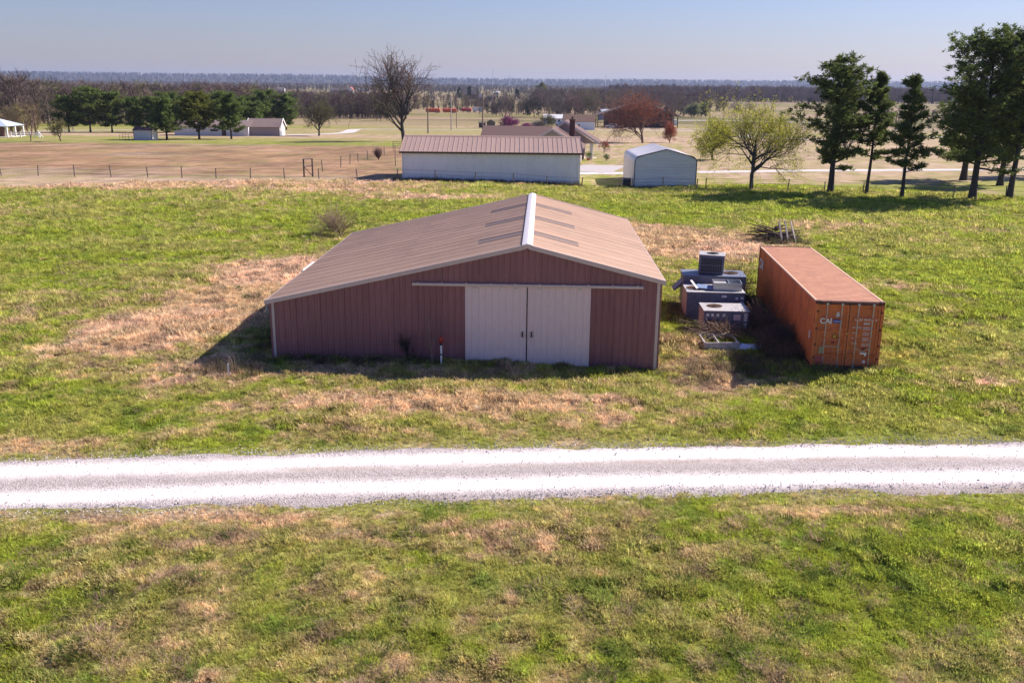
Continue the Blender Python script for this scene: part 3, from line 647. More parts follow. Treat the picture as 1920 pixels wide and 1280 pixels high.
# ------------------------------------------------------------------ long white shed
wsid = mat('white_siding', (0.78, 0.77, 0.80), 0.5, 0.06, 1, stretch=(3, 3, .5))
mroof = mat('mauve_roof', (0.37, 0.255, 0.205), 0.42, 0.08, 1)
WS = empty('long_shed', (-12.15, 102.9, 0.0), -0.006, 'long low white metal shed with brown ribbed gable roof', 'shed')
WL, WD, WH, WR = 19.35, 9.2, 2.95, 4.40
nP = 20; pw = WL / nP
fp = ribprof(pw, pw / 3, .05, .02, .03)
for v, sg in ((0, 1), (WD, -1)):
    me = ribsheet(fp, lambda s, h: (s, v - sg * h, -.55), lambda s, h: (s, v - sg * h, WH)).mesh('wall_panel', wsid)
    for k in range(nP): put('wall_panel', me, WS, (k * pw, 0, 0))
for u in (0.0, WL): MB().poly([(u, 0, -.55), (u, WD, -.55), (u, WD, WH), (u, WD / 2, WR - .1), (u, 0, WH)]).build('gable_wall', wsid, WS)
for sg in (0, 1):
    ya = -.25 if sg == 0 else WD + .25; zl = WH - .02; n = 38; w = (WL + .5) / n
    fpr = [(0, .045), (.015, .045), (.025, 0), (w - .025, 0), (w - .015, .045), (w, .045)]
    me = ribsheet(fpr, lambda s, h: (s, ya, zl + h), lambda s, h: (s, WD / 2, WR + h)).mesh('roof_sheet', mroof)
    for k in range(n): put('roof_sheet', me, WS, (-.25 + k * w, 0, 0))
MB().prism([(WD / 2 - .25, WR - .05), (WD / 2, WR + .09), (WD / 2 + .25, WR - .05), (WD / 2, WR + .03)], 'x', -.27, WL + .27).build('ridge_cap', mroof, WS)
dkt = mat('dark_trim', (.07, .04, .035), .5, .1, 3)
MB().box(-.28, WL + .28, -.30, -.24, WH - .17, WH + .03).build('eave_trim', dkt, WS); MB().box(-.28, WL + .28, WD + .24, WD + .30, WH - .17, WH + .03).build('eave_trim', dkt, WS)
for u in (-.29, WL + .24):
    for ya, yb in ((-.3, WD / 2), (WD + .3, WD / 2)): MB().bar((u + .025, ya, WH - .07), (u + .025, yb, WR - .06), .05, .18).build('rake_trim', dkt, WS)
for u in (-.02, WL - .10): MB().box(u, u + .12, -.035, -.03 + .0, -.5, WH - .1).build('corner_trim', whitep, WS)
tag(MB().cyl((0, 0, 0), (0, 0, 2.8), .05, 8).build('downspout', whitep, WS, loc=(WL - .18, -.1, .05)), None)

# ------------------------------------------------------------------ enclosed metal carport
CP = empty('metal_carport', (12.80, 100.0, -.42), -0.005, 'white enclosed metal carport with rounded eaves and dark edge trim', 'carport')
cw, cd = 6.55, 10.4; ce, cr = 3.25, 4.05
def cprof(off=0.0):
    P = [(-off, 0), (-off, ce - .62)]
    for a in np.linspace(0, 1, 5)[1:]: P.append((-off + (.62) * (1 - math.cos(a * math.pi / 2 * .82)), ce - .62 + .70 * math.sin(a * math.pi / 2 * .9)))
    P.append((cw / 2, cr + off)); R = [(cw - x, z) for x, z in reversed(P[:-1])]
    return P + R
P0 = cprof(); wsid2 = mat('white_ribbed_steel', (0.70, 0.71, 0.72), 0.45, 0.06, 1.0, stretch=(.3, 1, 3), c2=(.74, .75, .76)); wroof = mat('white_roof_steel', (0.66, 0.63, 0.64), 0.42, 0.06, 1.5)
shell_n = 12; sw = cd / shell_n
rib = [(0, .03), (.04, .03), (.06, 0), (sw - .06, 0), (sw - .04, .03), (sw, .03)]
half = len(P0) // 2
def shell(P, name, m):
    rows = []
    for s, h in rib:
        row = []
        for i, (x, z) in enumerate(P):
            nx = -1 if x < cw * .1 else (1 if x > cw * .9 else 0); row.append((x + nx * h, s, z + (h if nx == 0 else 0)))
        rows.append(row)
    return MB().grid(rows).mesh(name, m)
for k, (P, nm) in enumerate(((P0[:2], 'side_panel'), (P0[1:half + 1], 'roof_panel'), (P0[half:-1], 'roof_panel'), (P0[-2:], 'side_panel'))):
    me = shell(P, nm, wsid if nm == 'side_panel' and False else (wroof if nm == 'roof_panel' else mat('carport_side', (.66, .58, .54), .5, .06, 2)))
    for j in range(shell_n): put(nm, me, CP, (0, j * sw, 0))
def zc(x): return np.interp(x, [p[0] for p in P0], [p[1] for p in P0]) if 0 < x < cw else 0
for yy in (0.06, cd - .06):
    nb = 13; zb = 0.0; bh = cr / nb
    for i in range(nb):
        z0, z1 = i * bh, min((i + 1) * bh, cr - .02); xs0 = [x for x in np.linspace(0.01, cw - .01, 90) if zc(x) >= z0 + .01]
        if not xs0: continue
        fA = lambda z: min([x for x in np.linspace(0.005, cw / 2, 300) if zc(x) >= z], default=cw / 2)
        zt = z1 - .0; x0, x1 = fA(z0 + .005), fA(zt - .005)
        rows = [[(x0, yy, z0), (cw - x0, yy, z0)], [(x0, yy - .04, z0 + .02), (cw - x0, yy - .04, z0 + .02)], [((x0 + x1) / 2, yy - .04, z0 + bh * .3), (cw - (x0 + x1) / 2, yy - .04, z0 + bh * .3)], [((x0 + x1) / 2, yy, z0 + bh * .38), (cw - (x0 + x1) / 2, yy, z0 + bh * .38)], [(x1, yy, zt), (cw - x1, yy, zt)]]
        MB().grid(rows).build('end_panel', wsid2, CP)
tb = MB(); tb.tube([(x, 0.0, z) for x, z in P0], [.055] * len(P0), 6); tb.build('edge_trim', mat('charcoal_trim', (.10, .10, .12), .5, .1, 3), CP)
ub = empty('heat_pump', (11.75, 101.2, Tz(11.7, 101)), -.02, 'small dark outdoor unit beside the carport side wall', 'heat pump')
bevel(MB().box(0, .9, 0, .8, .05, .95).build('cabinet', mat('dark_cabinet', (.10, .10, .12), .6, .2, 4), ub), .02); MB().box(.1, .8, -.012, -.004, .15, .85).build('coil', hdark, ub); MB().box(-.1, 1.0, -.1, .9, -.05, .05).build('pad', conc, ub)

# ------------------------------------------------------------------ gable-roofed house behind the shed
shing = mat('brown_shingles', (0.125, 0.070, 0.062), 0.9, 0.2, 2.5, bump=.3, bscale=25)
brickp = mat('pale_brick', (0.46, 0.36, 0.34), 0.9, 0.12, 5)
HS = empty('brick_house', (1.45, 134.0, -1.0), -0.10, 'brown-shingled house with pale gable, brick chimney and porch', 'house')
hw, hd_, hz, hr = 7.9, 9.0, 2.75, 5.05
MB().box(0, hw, 0, hd_, 0, hz).build('wall', brickp, HS)
for y in (.0, ): MB().poly([(0, y + .02, hz), (hw, y + .02, hz), (hw / 2, y + .02, hr - .12)]).build('gable_wall', mat('gable_siding', (.42, .33, .33), .8, .1, 3), HS)
def slab(a, b, c, d, t=.14):
    a, b, c, d = map(Vector, (a, b, c, d)); n = (b - a).cross(d - a).normalized(); n = n if n.z > 0 else -n; m = MB()
    m.v = [tuple(p) for p in (a, b, c, d)] + [tuple(p + n * t) for p in (a, b, c, d)]
    m.f = [(0, 3, 2, 1), (4, 5, 6, 7), (0, 1, 5, 4), (1, 2, 6, 5), (2, 3, 7, 6), (3, 0, 4, 7)]; return m
slope = (hr - hz) / (hw / 2)
for sg in (-1, 1):
    xe = hw / 2 + sg * (hw / 2 + .5); ze_ = hz - .5 * slope
    slab((xe, -.45, ze_), (xe, hd_, ze_), (hw / 2, hd_, hr), (hw / 2, -.45, hr)).build('roof', shing, HS)
    MB().bar((xe, -.49, ze_ + .04), (hw / 2, -.49, hr + .06), .06, .26).build('barge_board', mat('pale_trim', (.60, .53, .54), .6, .05, 2), HS)
# rear wing with long ridge across, and porch gable to the right
slab((-6.9, 3.2, 3.15), (3.4, 3.2, 3.15), (3.4, 8.6, 5.0), (-6.9, 8.6, 5.0)).build('roof', shing, HS)
slab((-6.9, 14.0, 3.15), (3.4, 14.0, 3.15), (3.4, 8.602, 5.0), (-6.9, 8.602, 5.0)).build('roof', shing, HS)
MB().box(-6.3, 0, 4.0, 13.2, 0, 3.2).build('wall', brickp, HS)
xc = 5.25
for sg in (-1, 1):
    xe = xc + sg * 5.2; slab((xe, 9.3, 2.62), (xe, 18, 2.62), (xc, 18, 5.75), (xc, 9.3, 5.75)).build('roof', shing, HS)
    MB().bar((xe, 9.26, 2.66), (xc, 9.26, 5.80), .07, .32).build('barge_board', _M['pale_trim'], HS)
MB().poly([(xc - 4.6, 9.7, 2.7), (xc + 4.6, 9.7, 2.7), (xc, 9.7, 5.6)]).build('gable_wall', _M['gable_siding'], HS)
MB().box(1.0, 8.2, 10.0, 17.6, 0, 2.75).build('wall', brickp, HS)
cz = empty('chimney', (0, 0, 0)); COL.objects.unlink(cz); bpy.data.objects.remove(cz)
ch = MB().box(6.05, 6.85, 6.3, 7.1, 3.2, 6.15).build('chimney', mat('dark_brick', (.10, .045, .04), .9, .25, 6), HS)
MB().box(5.98, 6.92, 6.23, 7.17, 6.15, 6.32).build('chimney_cap', mat('cap_brick', (.16, .09, .07), .9, .2, 5), ch); MB().cyl((6.45, 6.7, 6.32), (6.45, 6.7, 6.62), .16, 8).build('flue', blackm, ch)
for x, y in ((9.25, 9.9), (9.25, 13.8)): bevel(MB().box(x - .22, x + .22, y - .22, y + .22, 0, 2.62).build('porch_post', whitep, HS), .02)
MB().box(7.9, 10.0, 9.6, 17.0, 0.02, .14).build('porch_floor', conc, HS)
MB().box(7.95, 7.99, 3.0, 4.1, 0.05, 2.2).build('door', whitep, HS)
w_ = MB().box(2.6, 4.4, -.02, .03, .9, 2.1).build('window', whitep, HS); MB().box(2.7, 4.3, -.03, -.021, 1.0, 2.0).build('pane', mat('dark_glass', (.03, .04, .06), .1, .1, 2), w_)
bevel(MB().box(7.3, 12.5, -3.5, 8.6, -.1, .0).build('patio', conc, HS), .02)
MB().box(6.5, 8.4, -3.9, -.3, .0, .10).build('step', mat('red_brick_step', (.33, .16, .14), .9, .2, 5), HS)
leafy = leafmat('potted_leaves', (.06, .11, .03), .3, .4)
def leafball(mb, c, r, n, size, rng, sq=1.0):
    for _ in range(n):
        d = Vector((rng.gauss(0, 1), rng.gauss(0, 1), rng.gauss(0, 1))).normalized() * (r * rng.random() ** .4); p = Vector(c) + Vector((d.x, d.y, d.z * sq))
        a = Vector((rng.gauss(0, 1), rng.gauss(0, 1), rng.gauss(0, 1))).normalized(); b = a.cross(Vector((rng.gauss(0, 1), rng.gauss(0, 1), rng.gauss(0, 1)))).normalized(); s = size * rng.uniform(.6, 1.3)
        mb.poly([p, p + a * s + b * s * .35, p + a * s * 1.6, p + a * s - b * s * .35])
for k, (x, y, s, lb) in enumerate(((11.0, 139.6, 1.0, 'bushy potted plant standing between the porch posts'), (13.6, 139.0, .8, 'low green shrub in the flower bed right of the porch'))):
    o = empty('potted_plant' if k == 0 else 'shrub', (x, y, Tz(x, y) + (.05 if k else .1)), 0, lb, 'plant'); m = MB(); leafball(m, (0, 0, .75 * s), .55 * s, 160, .14, r); m.build('foliage', leafy, o)
    MB().tube([(0, 0, 0), (0, 0, .35)], [.2 * s, .26 * s], 10, True).build('pot', mat('terracotta', (.30, .10, .06), .8, .1, 5), o) if k == 0 else MB().tube([(0, 0, 0), (0, 0, .5)], [.04, .02], 5).build('stem', darkwood, o)
# ------------------------------------------------------------------ wire fences
tpost = mat('steel_post', (.085, .075, .07), .7, .3, 5); wirem = mat('fence_wire', (.12, .11, .11), .5, .2, 5)
def resample(P, step):
    out = [Vector(P[0])]
    for a, b in zip(P[:-1], P[1:]):
        a, b = Vector(a), Vector(b); n = max(1, round((b - a).length / step)); out += [a.lerp(b, i / n) for i in range(1, n + 1)]
    return out
def wire_fence(P, step, h, label, seed, r=.055):
    t = empty('wire_fence', (P[0][0], P[0][1], 0), 0, label, 'fence'); rg = random.Random(seed); tops = []
    for p in resample([(a, b, 0) for a, b in P], step):
        z = Tz(p.x, p.y); lx, ly = rg.gauss(0, .07), rg.gauss(0, .05); hh = h * rg.uniform(.9, 1.1)
        b = (p.x - P[0][0], p.y - P[0][1], z - .2); q = (b[0] + lx, b[1] + ly, z + hh)
        MB().tube([b, q], [r, r], 4, True).build('post', tpost, t); tops.append((b, q))
    for f in (.35, .65, .95):
        pts = []
        for b, q in tops: pts.append(tuple(b[i] + (q[i] - b[i]) * f for i in range(3)))
        MB().tube(pts, [.012] * len(pts), 3).build('wire', wirem, t)
    return t
wire_fence([(-80, 104.2), (-56.2, 103.2), (-40, 102.9), (-21.1, 102.0), (-12.6, 101.4), (0, 100.3), (7.2, 100.0), (12.2, 98.2), (19.0, 97.6)], 3.95, 1.2, 'long wire fence on thin leaning posts in front of the white shed', 3)
wire_fence([(19.9, 97.2), (24.2, 95.6), (31, 93.6), (38, 91.6), (47, 89.5), (56, 87.5)], 3.9, 1.2, 'wire fence on thin posts running behind the big pines', 4)
wire_fence([(-23.0, 113.5), (-22.2, 121.0), (-21.7, 132), (-20.5, 150)], 5.2, 1.3, 'wire fence running back from the wooden brace towards the big bare tree', 5)
fb = empty('fence_brace', (-23.5, 105.6, Tz(-23.5, 105.6)), .25, 'wooden H-shaped fence corner brace standing in the field', 'fence brace')
for x in (0, .95): MB().tube([(x, 0, -.3), (x, 0, 2.0)], [.09, .085], 8, True).build('post', darkwood, fb)
MB().bar((-.1, 0, 1.95), (1.05, 0, 1.98), .1).build('rail', greyw, fb); MB().bar((0.05, 0, 1.15), (.9, 0, 1.2), .1).build('rail', greyw, fb); MB().bar((.06, .03, 1.1), (.9, .03, .1), .06).build('diagonal', darkwood, fb)
pg = empty('pipe_gate', (-21.0, 165.0, Tz(-21, 165)), .1, 'thin metal pipe gate and panels beyond the round bush', 'gate')
for x in (0, 1.6, 3.2): MB().cyl((x, 0, -.2), (x, 0, 1.6 + .4 * (x == 1.6)), .05, 6).build('post', tpost, pg)
for z in (.4, .8, 1.2, 1.5): MB().cyl((0, 0, z), (3.2, 0, z), .025, 5).build('rail', tpost, pg)
# ------------------------------------------------------------------ trees
def vrand(rg):
    while True:
        v = Vector((rg.uniform(-1, 1), rg.uniform(-1, 1), rg.uniform(-1, 1)))
        if 0.05 < v.length < 1: return v.normalized()
def grow(mb, rg, p, d, L, r, lev, P, tips):
    """one branch and everything on it; P holds per-level settings"""
    n = max(2, 5 - lev); pts = [p.copy()]; rad_ = [r]; q = p.copy(); dd = d.copy()
    for i in range(n):
        dd = (dd + vrand(rg) * P['wander'] + Vector((0, 0, P['up'] * (0.5 if lev else 0.2)))).normalized()
        q = q + dd * (L / n); pts.append(q.copy()); rad_.append(max(P['rmin'], r * (1 - (i + 1) / n * (0.75 if lev else 0.5))))
    mb.tube([tuple(a) for a in pts], rad_, 7 if lev == 0 else (5 if lev == 1 else 3))
    if lev >= P['levels']:
        tips.append((pts[-1], dd)); tips.append((pts[-2], dd)); return
    k = P['kids'][min(lev, len(P['kids']) - 1)]
    for j in range(k):
        f = P['start'][min(lev, len(P['start']) - 1)] + (1 - P['start'][min(lev, len(P['start']) - 1)]) * (j + rg.random()) / k
        i = min(n - 1, int(f * n)); t = f * n - i; b = pts[i].lerp(pts[i + 1], t); rr = rad_[i] * (1 - t) + rad_[i + 1] * t
        ax = (pts[i + 1] - pts[i]).normalized(); side = ax.cross(vrand(rg)).normalized(); a = rad(rg.uniform(*P['angle']))
        nd = (ax * math.cos(a) + side * math.sin(a)).normalized()
        if lev == 0 and 'flat' in P: nd = (nd + Vector((0, 0, P['flat']))).normalized()
        ll = L * rg.uniform(*P['ratio']) * (1.0 if lev else P.get('r0', 1.0) * (1 - P.get('taper', .3) * (f - P['start'][0])))
        grow(mb, rg, b, nd, ll, max(P['rmin'], min(rr * .75, r * P['thin'])), lev + 1, P, tips)
    if lev == 0 or rg.random() < .7: tips.append((pts[-1], dd))
BASE = dict(wander=.16, up=.10, rmin=.012, levels=4, kids=[9, 5, 4, 3], start=[.25, .2, .15, .1], angle=(28, 55), ratio=(.5, .75), thin=.55)
def bare_mesh(seed, H, P, trunk_r, trunk=0.45, lean=(0, 0), limbs=None):
    rg = random.Random(seed); mb = MB(); tips = []; Q = dict(BASE); Q.update(P)
    d = Vector((lean[0], lean[1], 1)).normalized()
    grow(mb, rg, Vector((0, 0, -.1)), d, H * trunk, trunk_r, 0, Q, tips)
    return mb, tips
def leaves(tips, rg, n, spread, size, elong=1.8):
    m = MB()
    for p, d in tips:
        for _ in range(n if n >= 1 else (1 if rg.random() < n else 0)):
            c = p + vrand(rg) * (spread * rg.random() ** .5); a = vrand(rg); b = a.cross(vrand(rg)).normalized(); s = size * rg.uniform(.6, 1.3)
            m.poly([c, c + a * (s * elong * .5) + b * s * .5, c + a * s * elong, c + a * (s * elong * .5) - b * s * .5])
    return m
def norm_h(mb, H, extra=None):
    z = max(v[2] for v in mb.v); s = H / z
    for m in ([mb] + ([extra] if extra else [])): m.v = [(a * s, b * s, c * s) for a, b, c in m.v]
bark = mat('grey_bark', (.105, .082, .075), .95, .25, 6); barkd = mat('dark_bark', (.050, .042, .040), .95, .25, 6); barkp = mat('pink_bark', (.17, .10, .085), .95, .2, 5)
barkt = mat('tan_twigs', (.26, .185, .13), .95, .2, 5); barkpale = mat('pale_bark', (.33, .27, .24), .95, .2, 5)
def tree(name, x, y, tm, cm, label, cat='tree', group=None, scale=1.0, rz=0.0, crown=None, z=None, sink=0.0):
    o = empty(name, (x, y, (Tz(x, y) if z is None else z) - sink), rz, label, cat, group); o.scale = (scale,) * 3 if not isinstance(scale, tuple) else scale
    put('trunk' if cat == 'tree' else 'stems', tm, o)
    if cm: put('crown' if cat == 'tree' else 'foliage', cm, o)
    return o
def bare(name, x, y, H, seed, label, bk, P={}, tr=None, trunk=.45, leaf=None, n=0, spread=.3, size=.08, lean=(0, 0), cat='tree', group=None, sx=1.0, rz=0):
    mb, tips = bare_mesh(seed, H, P, tr or H * .018, trunk, lean); lv = None
    if leaf: lv = leaves(tips, random.Random(seed + 1), n, spread, size)
    norm_h(mb, H, lv)
    if sx != 1.0:
        for m in (mb, lv):
            if m: m.v = [(a * sx, b * sx, c) for a, b, c in m.v]
    return tree(name, x, y, mb.mesh('trunk', bk, True), lv.mesh('crown', leaf) if lv else None, label, cat, group, rz=rz)

# the big bare tree, the red-budding tree, the yellow-green trees
budt = leafmat('tan_buds', (.26, .155, .10), .35, .25); budr = leafmat('red_buds', (.34, .105, .065), .35, .3); budy = leafmat('yellow_green_buds', (.42, .41, .06), .5, .35)
budo = leafmat('olive_buds', (.17, .16, .055), .4, .3); purple = leafmat('redbud_blossom', (.25, .06, .17), .3, .3); blossom = leafmat('white_blossom', (.52, .46, .43), .35, .2)
bare('bare_tree', -24.0, 207.3, 20.3, 21, 'tallest leafless tree with wide spreading branches behind the white shed', barkd, dict(levels=4, kids=[10, 5, 4, 3], start=[.22, .2, .15, .1], angle=(25, 52), ratio=(.62, .85), up=.13, rmin=.042, r0=1.15, taper=.35), tr=.62, trunk=.55, leaf=budt, n=5, spread=.7, size=.14, sx=.92)
bare('maple_tree', 28.6, 211.5, 13.6, 8, 'bushy leafless tree with rust-red buds behind the carport', barkp, dict(levels=4, kids=[12, 5, 4, 4], start=[.08, .12, .15, .1], angle=(28, 62), ratio=(.7, .95), up=.10, rmin=.032, r0=1.25, taper=.5), tr=.35, trunk=.55, leaf=budr, n=4, spread=.55, size=.15, sx=1.12)
bare('redbud_tree', 35.2, 215.0, 5.2, 9, 'small pink-red budding tree beside the rust-red tree', barkp, dict(levels=3, kids=[12, 6, 5], start=[.1, .15, .15], angle=(22, 50), ratio=(.6, .85), rmin=.016), tr=.12, leaf=budr, n=3, spread=.3, size=.13)
bare('budding_tree', 24.4, 96.3, 10.6, 3, 'leaning tree with yellow-green new leaves right of the carport', barkd, dict(levels=4, kids=[9, 5, 5, 4], start=[.35, .15, .15, .1], angle=(28, 58), ratio=(.62, .88), up=.04, rmin=.011, r0=1.35, taper=.2), tr=.27, trunk=.42, lean=(.10, 0), leaf=budy, n=11, spread=.45, size=.085, sx=.98)
bare('budding_tree', 30.6, 145.8, 6.3, 14, 'smaller yellow-green tree half hidden behind the leaning one', barkd, dict(levels=4, kids=[10, 5, 4, 3], start=[.2, .15, .15, .1], angle=(35, 70), ratio=(.55, .8), rmin=.012, r0=1.2), tr=.16, leaf=budy, n=6, spread=.4, size=.10)
bare('spreading_tree', -48.3, 235.8, 10.0, 5, 'rounded leafless tree beside the pale lane left of the big tree', barkd, dict(levels=4, kids=[10, 6, 4, 4], start=[.3, .15, .15, .1], angle=(30, 58), ratio=(.6, .85), rmin=.02, r0=1.2), tr=.30, leaf=budo, n=2, spread=.45, size=.13, sx=.95)
bare('young_tree', -94.7, 186.1, 7.4, 6, 'slim leafless young tree near the pavilion', barkp, dict(levels=4, kids=[14, 4, 3, 2], start=[.15, .2, .2, .1], angle=(22, 40), ratio=(.35, .5), rmin=.014, taper=.7), tr=.11, trunk=.9)
bare('young_tree', -90.6, 189.9, 5.0, 7, 'short green-tinged young tree in front of the pine row', bark, dict(levels=4, kids=[9, 5, 4, 2], start=[.3, .2, .2, .1], angle=(30, 55), ratio=(.5, .75), rmin=.013), tr=.12, leaf=budo, n=2, spread=.3, size=.10)
bare('crape_myrtle', 15.1, 158.7, 2.4, 12, 'tiny pink leafless sapling right of the porch', barkp, dict(levels=3, kids=[8, 5, 4], start=[.3, .2, .2], rmin=.01), tr=.04, leaf=budr, n=1, spread=.15, size=.07)
bare('round_bush', -19.6, 137.2, 2.3, 13, 'round leafless bush left of the white shed', barkp, dict(levels=2, kids=[110, 5, 4], start=[.0, .1, .1], angle=(5, 30), ratio=(2.0, 2.9), rmin=.012, up=.03, wander=.08), tr=.16, trunk=.3, cat='bush', sx=.9)
bare('leafless_shrub', -11.7, 63.0, 2.5, 16, 'pale leafless multi-stemmed shrub behind the left corner of the barn', barkt, dict(levels=3, kids=[16, 6, 4], start=[.0, .1, .1], angle=(15, 62), ratio=(1.1, 1.6), rmin=.010, wander=.2, up=.04, thin=.5), tr=.06, trunk=.3, cat='shrub', sx=1.2)
bare('sapling', -2.95, 33.05, 2.1, 17, 'thin pale dead sapling against the barn wall', barkt, dict(levels=2, kids=[5, 3, 2], start=[.1, .2, .1], angle=(8, 25), ratio=(.55, .8), rmin=.008, wander=.08), tr=.030, trunk=.9, cat='sapling')
bare('dark_shrub', -3.80, 33.15, 1.25, 18, 'small dark shrub growing against the maroon barn wall', barkd, dict(levels=3, kids=[9, 5, 4], start=[.0, .1, .1], angle=(8, 35), ratio=(.6, .9), rmin=.006), tr=.02, trunk=.8, leaf=leafmat('dark_leaves', (.035, .032, .022), .2, .3), n=2, spread=.08, size=.04, cat='shrub', sx=.8)
for k, (x, y, H, sx, lb) in enumerate(((8.75, 37.45, 1.0, 1.9, 'tangle of bare pale branches in front of the nearest air conditioner'), (10.25, 38.1, 1.7, 1.1, 'leafless brown brush between the nearest air conditioner and the container'), (10.55, 41.2, 2.0, .9, 'dense dark brush along the container side by the middle air conditioner'), (10.95, 45.0, 2.3, .8, 'tall brown brush beside the far end of the container'), (10.9, 36.3, 1.1, 1.1, 'low dead brush in the shade of the container'))):
    bare('dead_brush', x, y, H, 40 + k, lb, (barkt, barkp, barkd, barkp, bark)[k], dict(levels=3, kids=[16, 6, 4], start=[.0, .1, .1], angle=(15, 70), ratio=(1.0, 1.5), rmin=.007, wander=.25, up=.02, thin=.5), tr=.03, trunk=.3, cat='brush', group='brush around the discarded units', sx=sx)
MB_ = None

# pines
pneed = leafmat('pine_needles', (.125, .160, .048), .45, .55, hue=.02); pneed2 = leafmat('pine_needles_far', (.135, .180, .052), .45, .5, hue=.02); pneedy = leafmat('yellow_pine_needles', (.145, .155, .036), .4, .45, hue=.02)
def pine_mesh(seed, H, base, width, nlimb, nclump, needle, size, lean=0.0, prof=None, tr=None, top_gap=.0):
    rg = random.Random(seed); tm = MB(); cm = MB()
    n = 9; tr = tr or H * .019
    ph = rg.uniform(0, 6)
    tpt = [Vector((lean * H * (i / n) ** 1.3 + .012 * H * math.sin(ph + i * 1.1) * (i / n), .01 * H * math.cos(ph + i) * (i / n), H * .985 * i / n - .1)) for i in range(n + 1)]
    tm.tube([tuple(p) for p in tpt], [tr * (1.25 if i == 0 else 1) * (1 - .93 * i / n) for i in range(n + 1)], 8)
    def at(f):
        i = min(n - 1, int(f * n)); return tpt[i].lerp(tpt[i + 1], f * n - i)
    cl = []
    for k in range(nlimb):
        f = base + (1 - base) * ((k + rg.random()) / nlimb) ** .9; a = k * 2.4 + rg.uniform(-.7, .7); g = (f - base) / (1 - base)
        R = width * (prof(g) if prof else (.45 + .55 * math.sin(math.pi * min(1, g * .9 + .15))) * (1 - g ** 3 * .7)) * rg.uniform(.6, 1.15)
        p = at(f); rise = rg.uniform(-.05, .30) + .55 * g; pts = [p]; q = p; m = 4
        d = Vector((math.cos(a), math.sin(a), rise)).normalized()
        for i in range(m):
            d = (d + vrand(rg) * .16 + Vector((0, 0, .05))).normalized(); q = q + d * (R / m); pts.append(q)
        tm.tube([tuple(x) for x in pts], [tr * .34 * (1 - .8 * g) * (1 - .85 * i / m) + .008 for i in range(m + 1)], 4)
        per = max(3, int(1.45 * nclump / nlimb * (.5 + .9 * R / width)))
        for c in range(per):
            t = 1 - .78 * rg.random() ** 1.3; i = min(m - 1, int(t * m)); b = pts[i].lerp(pts[i + 1], t * m - i)
            off = vrand(rg); off.z = abs(off.z) * .8 - .1; e = b + off * (R * .38 * rg.uniform(.2, 1)); 
            if rg.random() < .5: tm.tube([tuple(b), tuple(e)], [.018 * H / 13, .008], 3)
            cl.append(e)
    for c in range(int(nclump * .06)): cl.append(at(1) + vrand(rg) * .05 * H * rg.random())
    for e in cl:
        for _ in range(int(needle * rg.uniform(.5, 1.5))):
            d = vrand(rg); d.z = d.z * .7 + .22; s = size * rg.uniform(.7, 1.25); w = d.cross(vrand(rg)).normalized() * (s * .16)
            o = e + vrand(rg) * s * .45
            cm.poly([o - w, o + w, o + d * s])
    return tm, cm
def pine(x, y, H, seed, label, base, width, nl, nc, lean=0, prof=None, m=pneed, needle=17, size=.36, tr=None, group=None, rz=0):
    tm, cm = pine_mesh(seed, H, base, width, nl, nc, needle, size, lean, prof, tr); f_ = H / max(v[2] for v in cm.v)
    for q in (tm, cm): q.v = [(a, b, c * f_) for a, b, c in q.v]
    return tree('pine_tree', x, y, tm.mesh('trunk', barkd, True), cm.mesh('crown', m), label, 'tree', group, rz=rz)
G5 = 'tall pines along the right fence'
pine(31.4, 93.0, 13.6, 61, 'broad tall pine nearest the yellow-green tree', .20, 3.7, 46, 900, .004, lambda g: .55 + .5 * math.sin(math.pi * (g * .95)), tr=.33, group=G5)
pine(34.9, 92.8, 11.9, 62, 'slender pine with thin straight trunk, second of the right-hand row', .30, 2.5, 34, 480, .03, None, tr=.19, group=G5)
pine(37.2, 89.8, 11.6, 63, 'narrow crooked pine with bare lower trunk, third of the right-hand row', .22, 2.3, 34, 460, .004, lambda g: 1.05 - .65 * g, tr=.20, group=G5)
pine(43.8, 89.5, 16.2, 64, 'largest dark pine with dense domed top at the right', .20, 5.2, 60, 1350, .03, lambda g: .62 + .45 * math.sin(math.pi * (g * 1.0)), tr=.36, group=G5)
pine(47.0, 88.9, 16.4, 65, 'leaning pine cut by the right edge of the picture', .30, 3.9, 44, 760, .07, None, tr=.30, group=G5)
pine(52.5, 110.0, 11.0, 66, 'thick-trunked pine behind the largest dark pine', .22, 4.2, 36, 560, 0, None, tr=.42, group='pines behind the right-hand row', size=.5)
pine(53.5, 103.5, 11.4, 67, 'second pine behind the row, towards the right edge', .24, 4.4, 36, 560, .03, None, tr=.36, group='pines behind the right-hand row', size=.5)
pine(69.0, 118.0, 13.5, 68, 'farthest pine at the right edge behind the leaning one', .2, 4.6, 36, 560, 0, None, tr=.34, group='pines behind the right-hand row', size=.5)
bare('bare_sapling', 52.6, 149.6, 4.5, 69, 'leafless tree seen between the trunks of the first two big pines', barkd, dict(levels=3, kids=[10, 5, 4]), tr=.12)
# three pines before the ranch house
GH = 'trees in front of the ranch house'
pine(-74.2, 203.3, 9.4, 71, 'green pine directly right of the small white shed', .16, 4.3, 40, 560, .0, lambda g: 1.05 - .55 * g, pneed2, 13, .55, .24, GH)
pine(-68.8, 207.9, 10.6, 72, 'round yellowish pine in front of the ranch house', .22, 4.6, 40, 620, .0, lambda g: .6 + .5 * math.sin(math.pi * g), pneedy, 13, .55, .24, GH)
pine(-62.3, 209.7, 10.3, 73, 'green pine left of the white garage gable', .18, 3.8, 40, 520, .0, lambda g: .95 - .45 * g, pneed2, 13, .55, .22, GH)
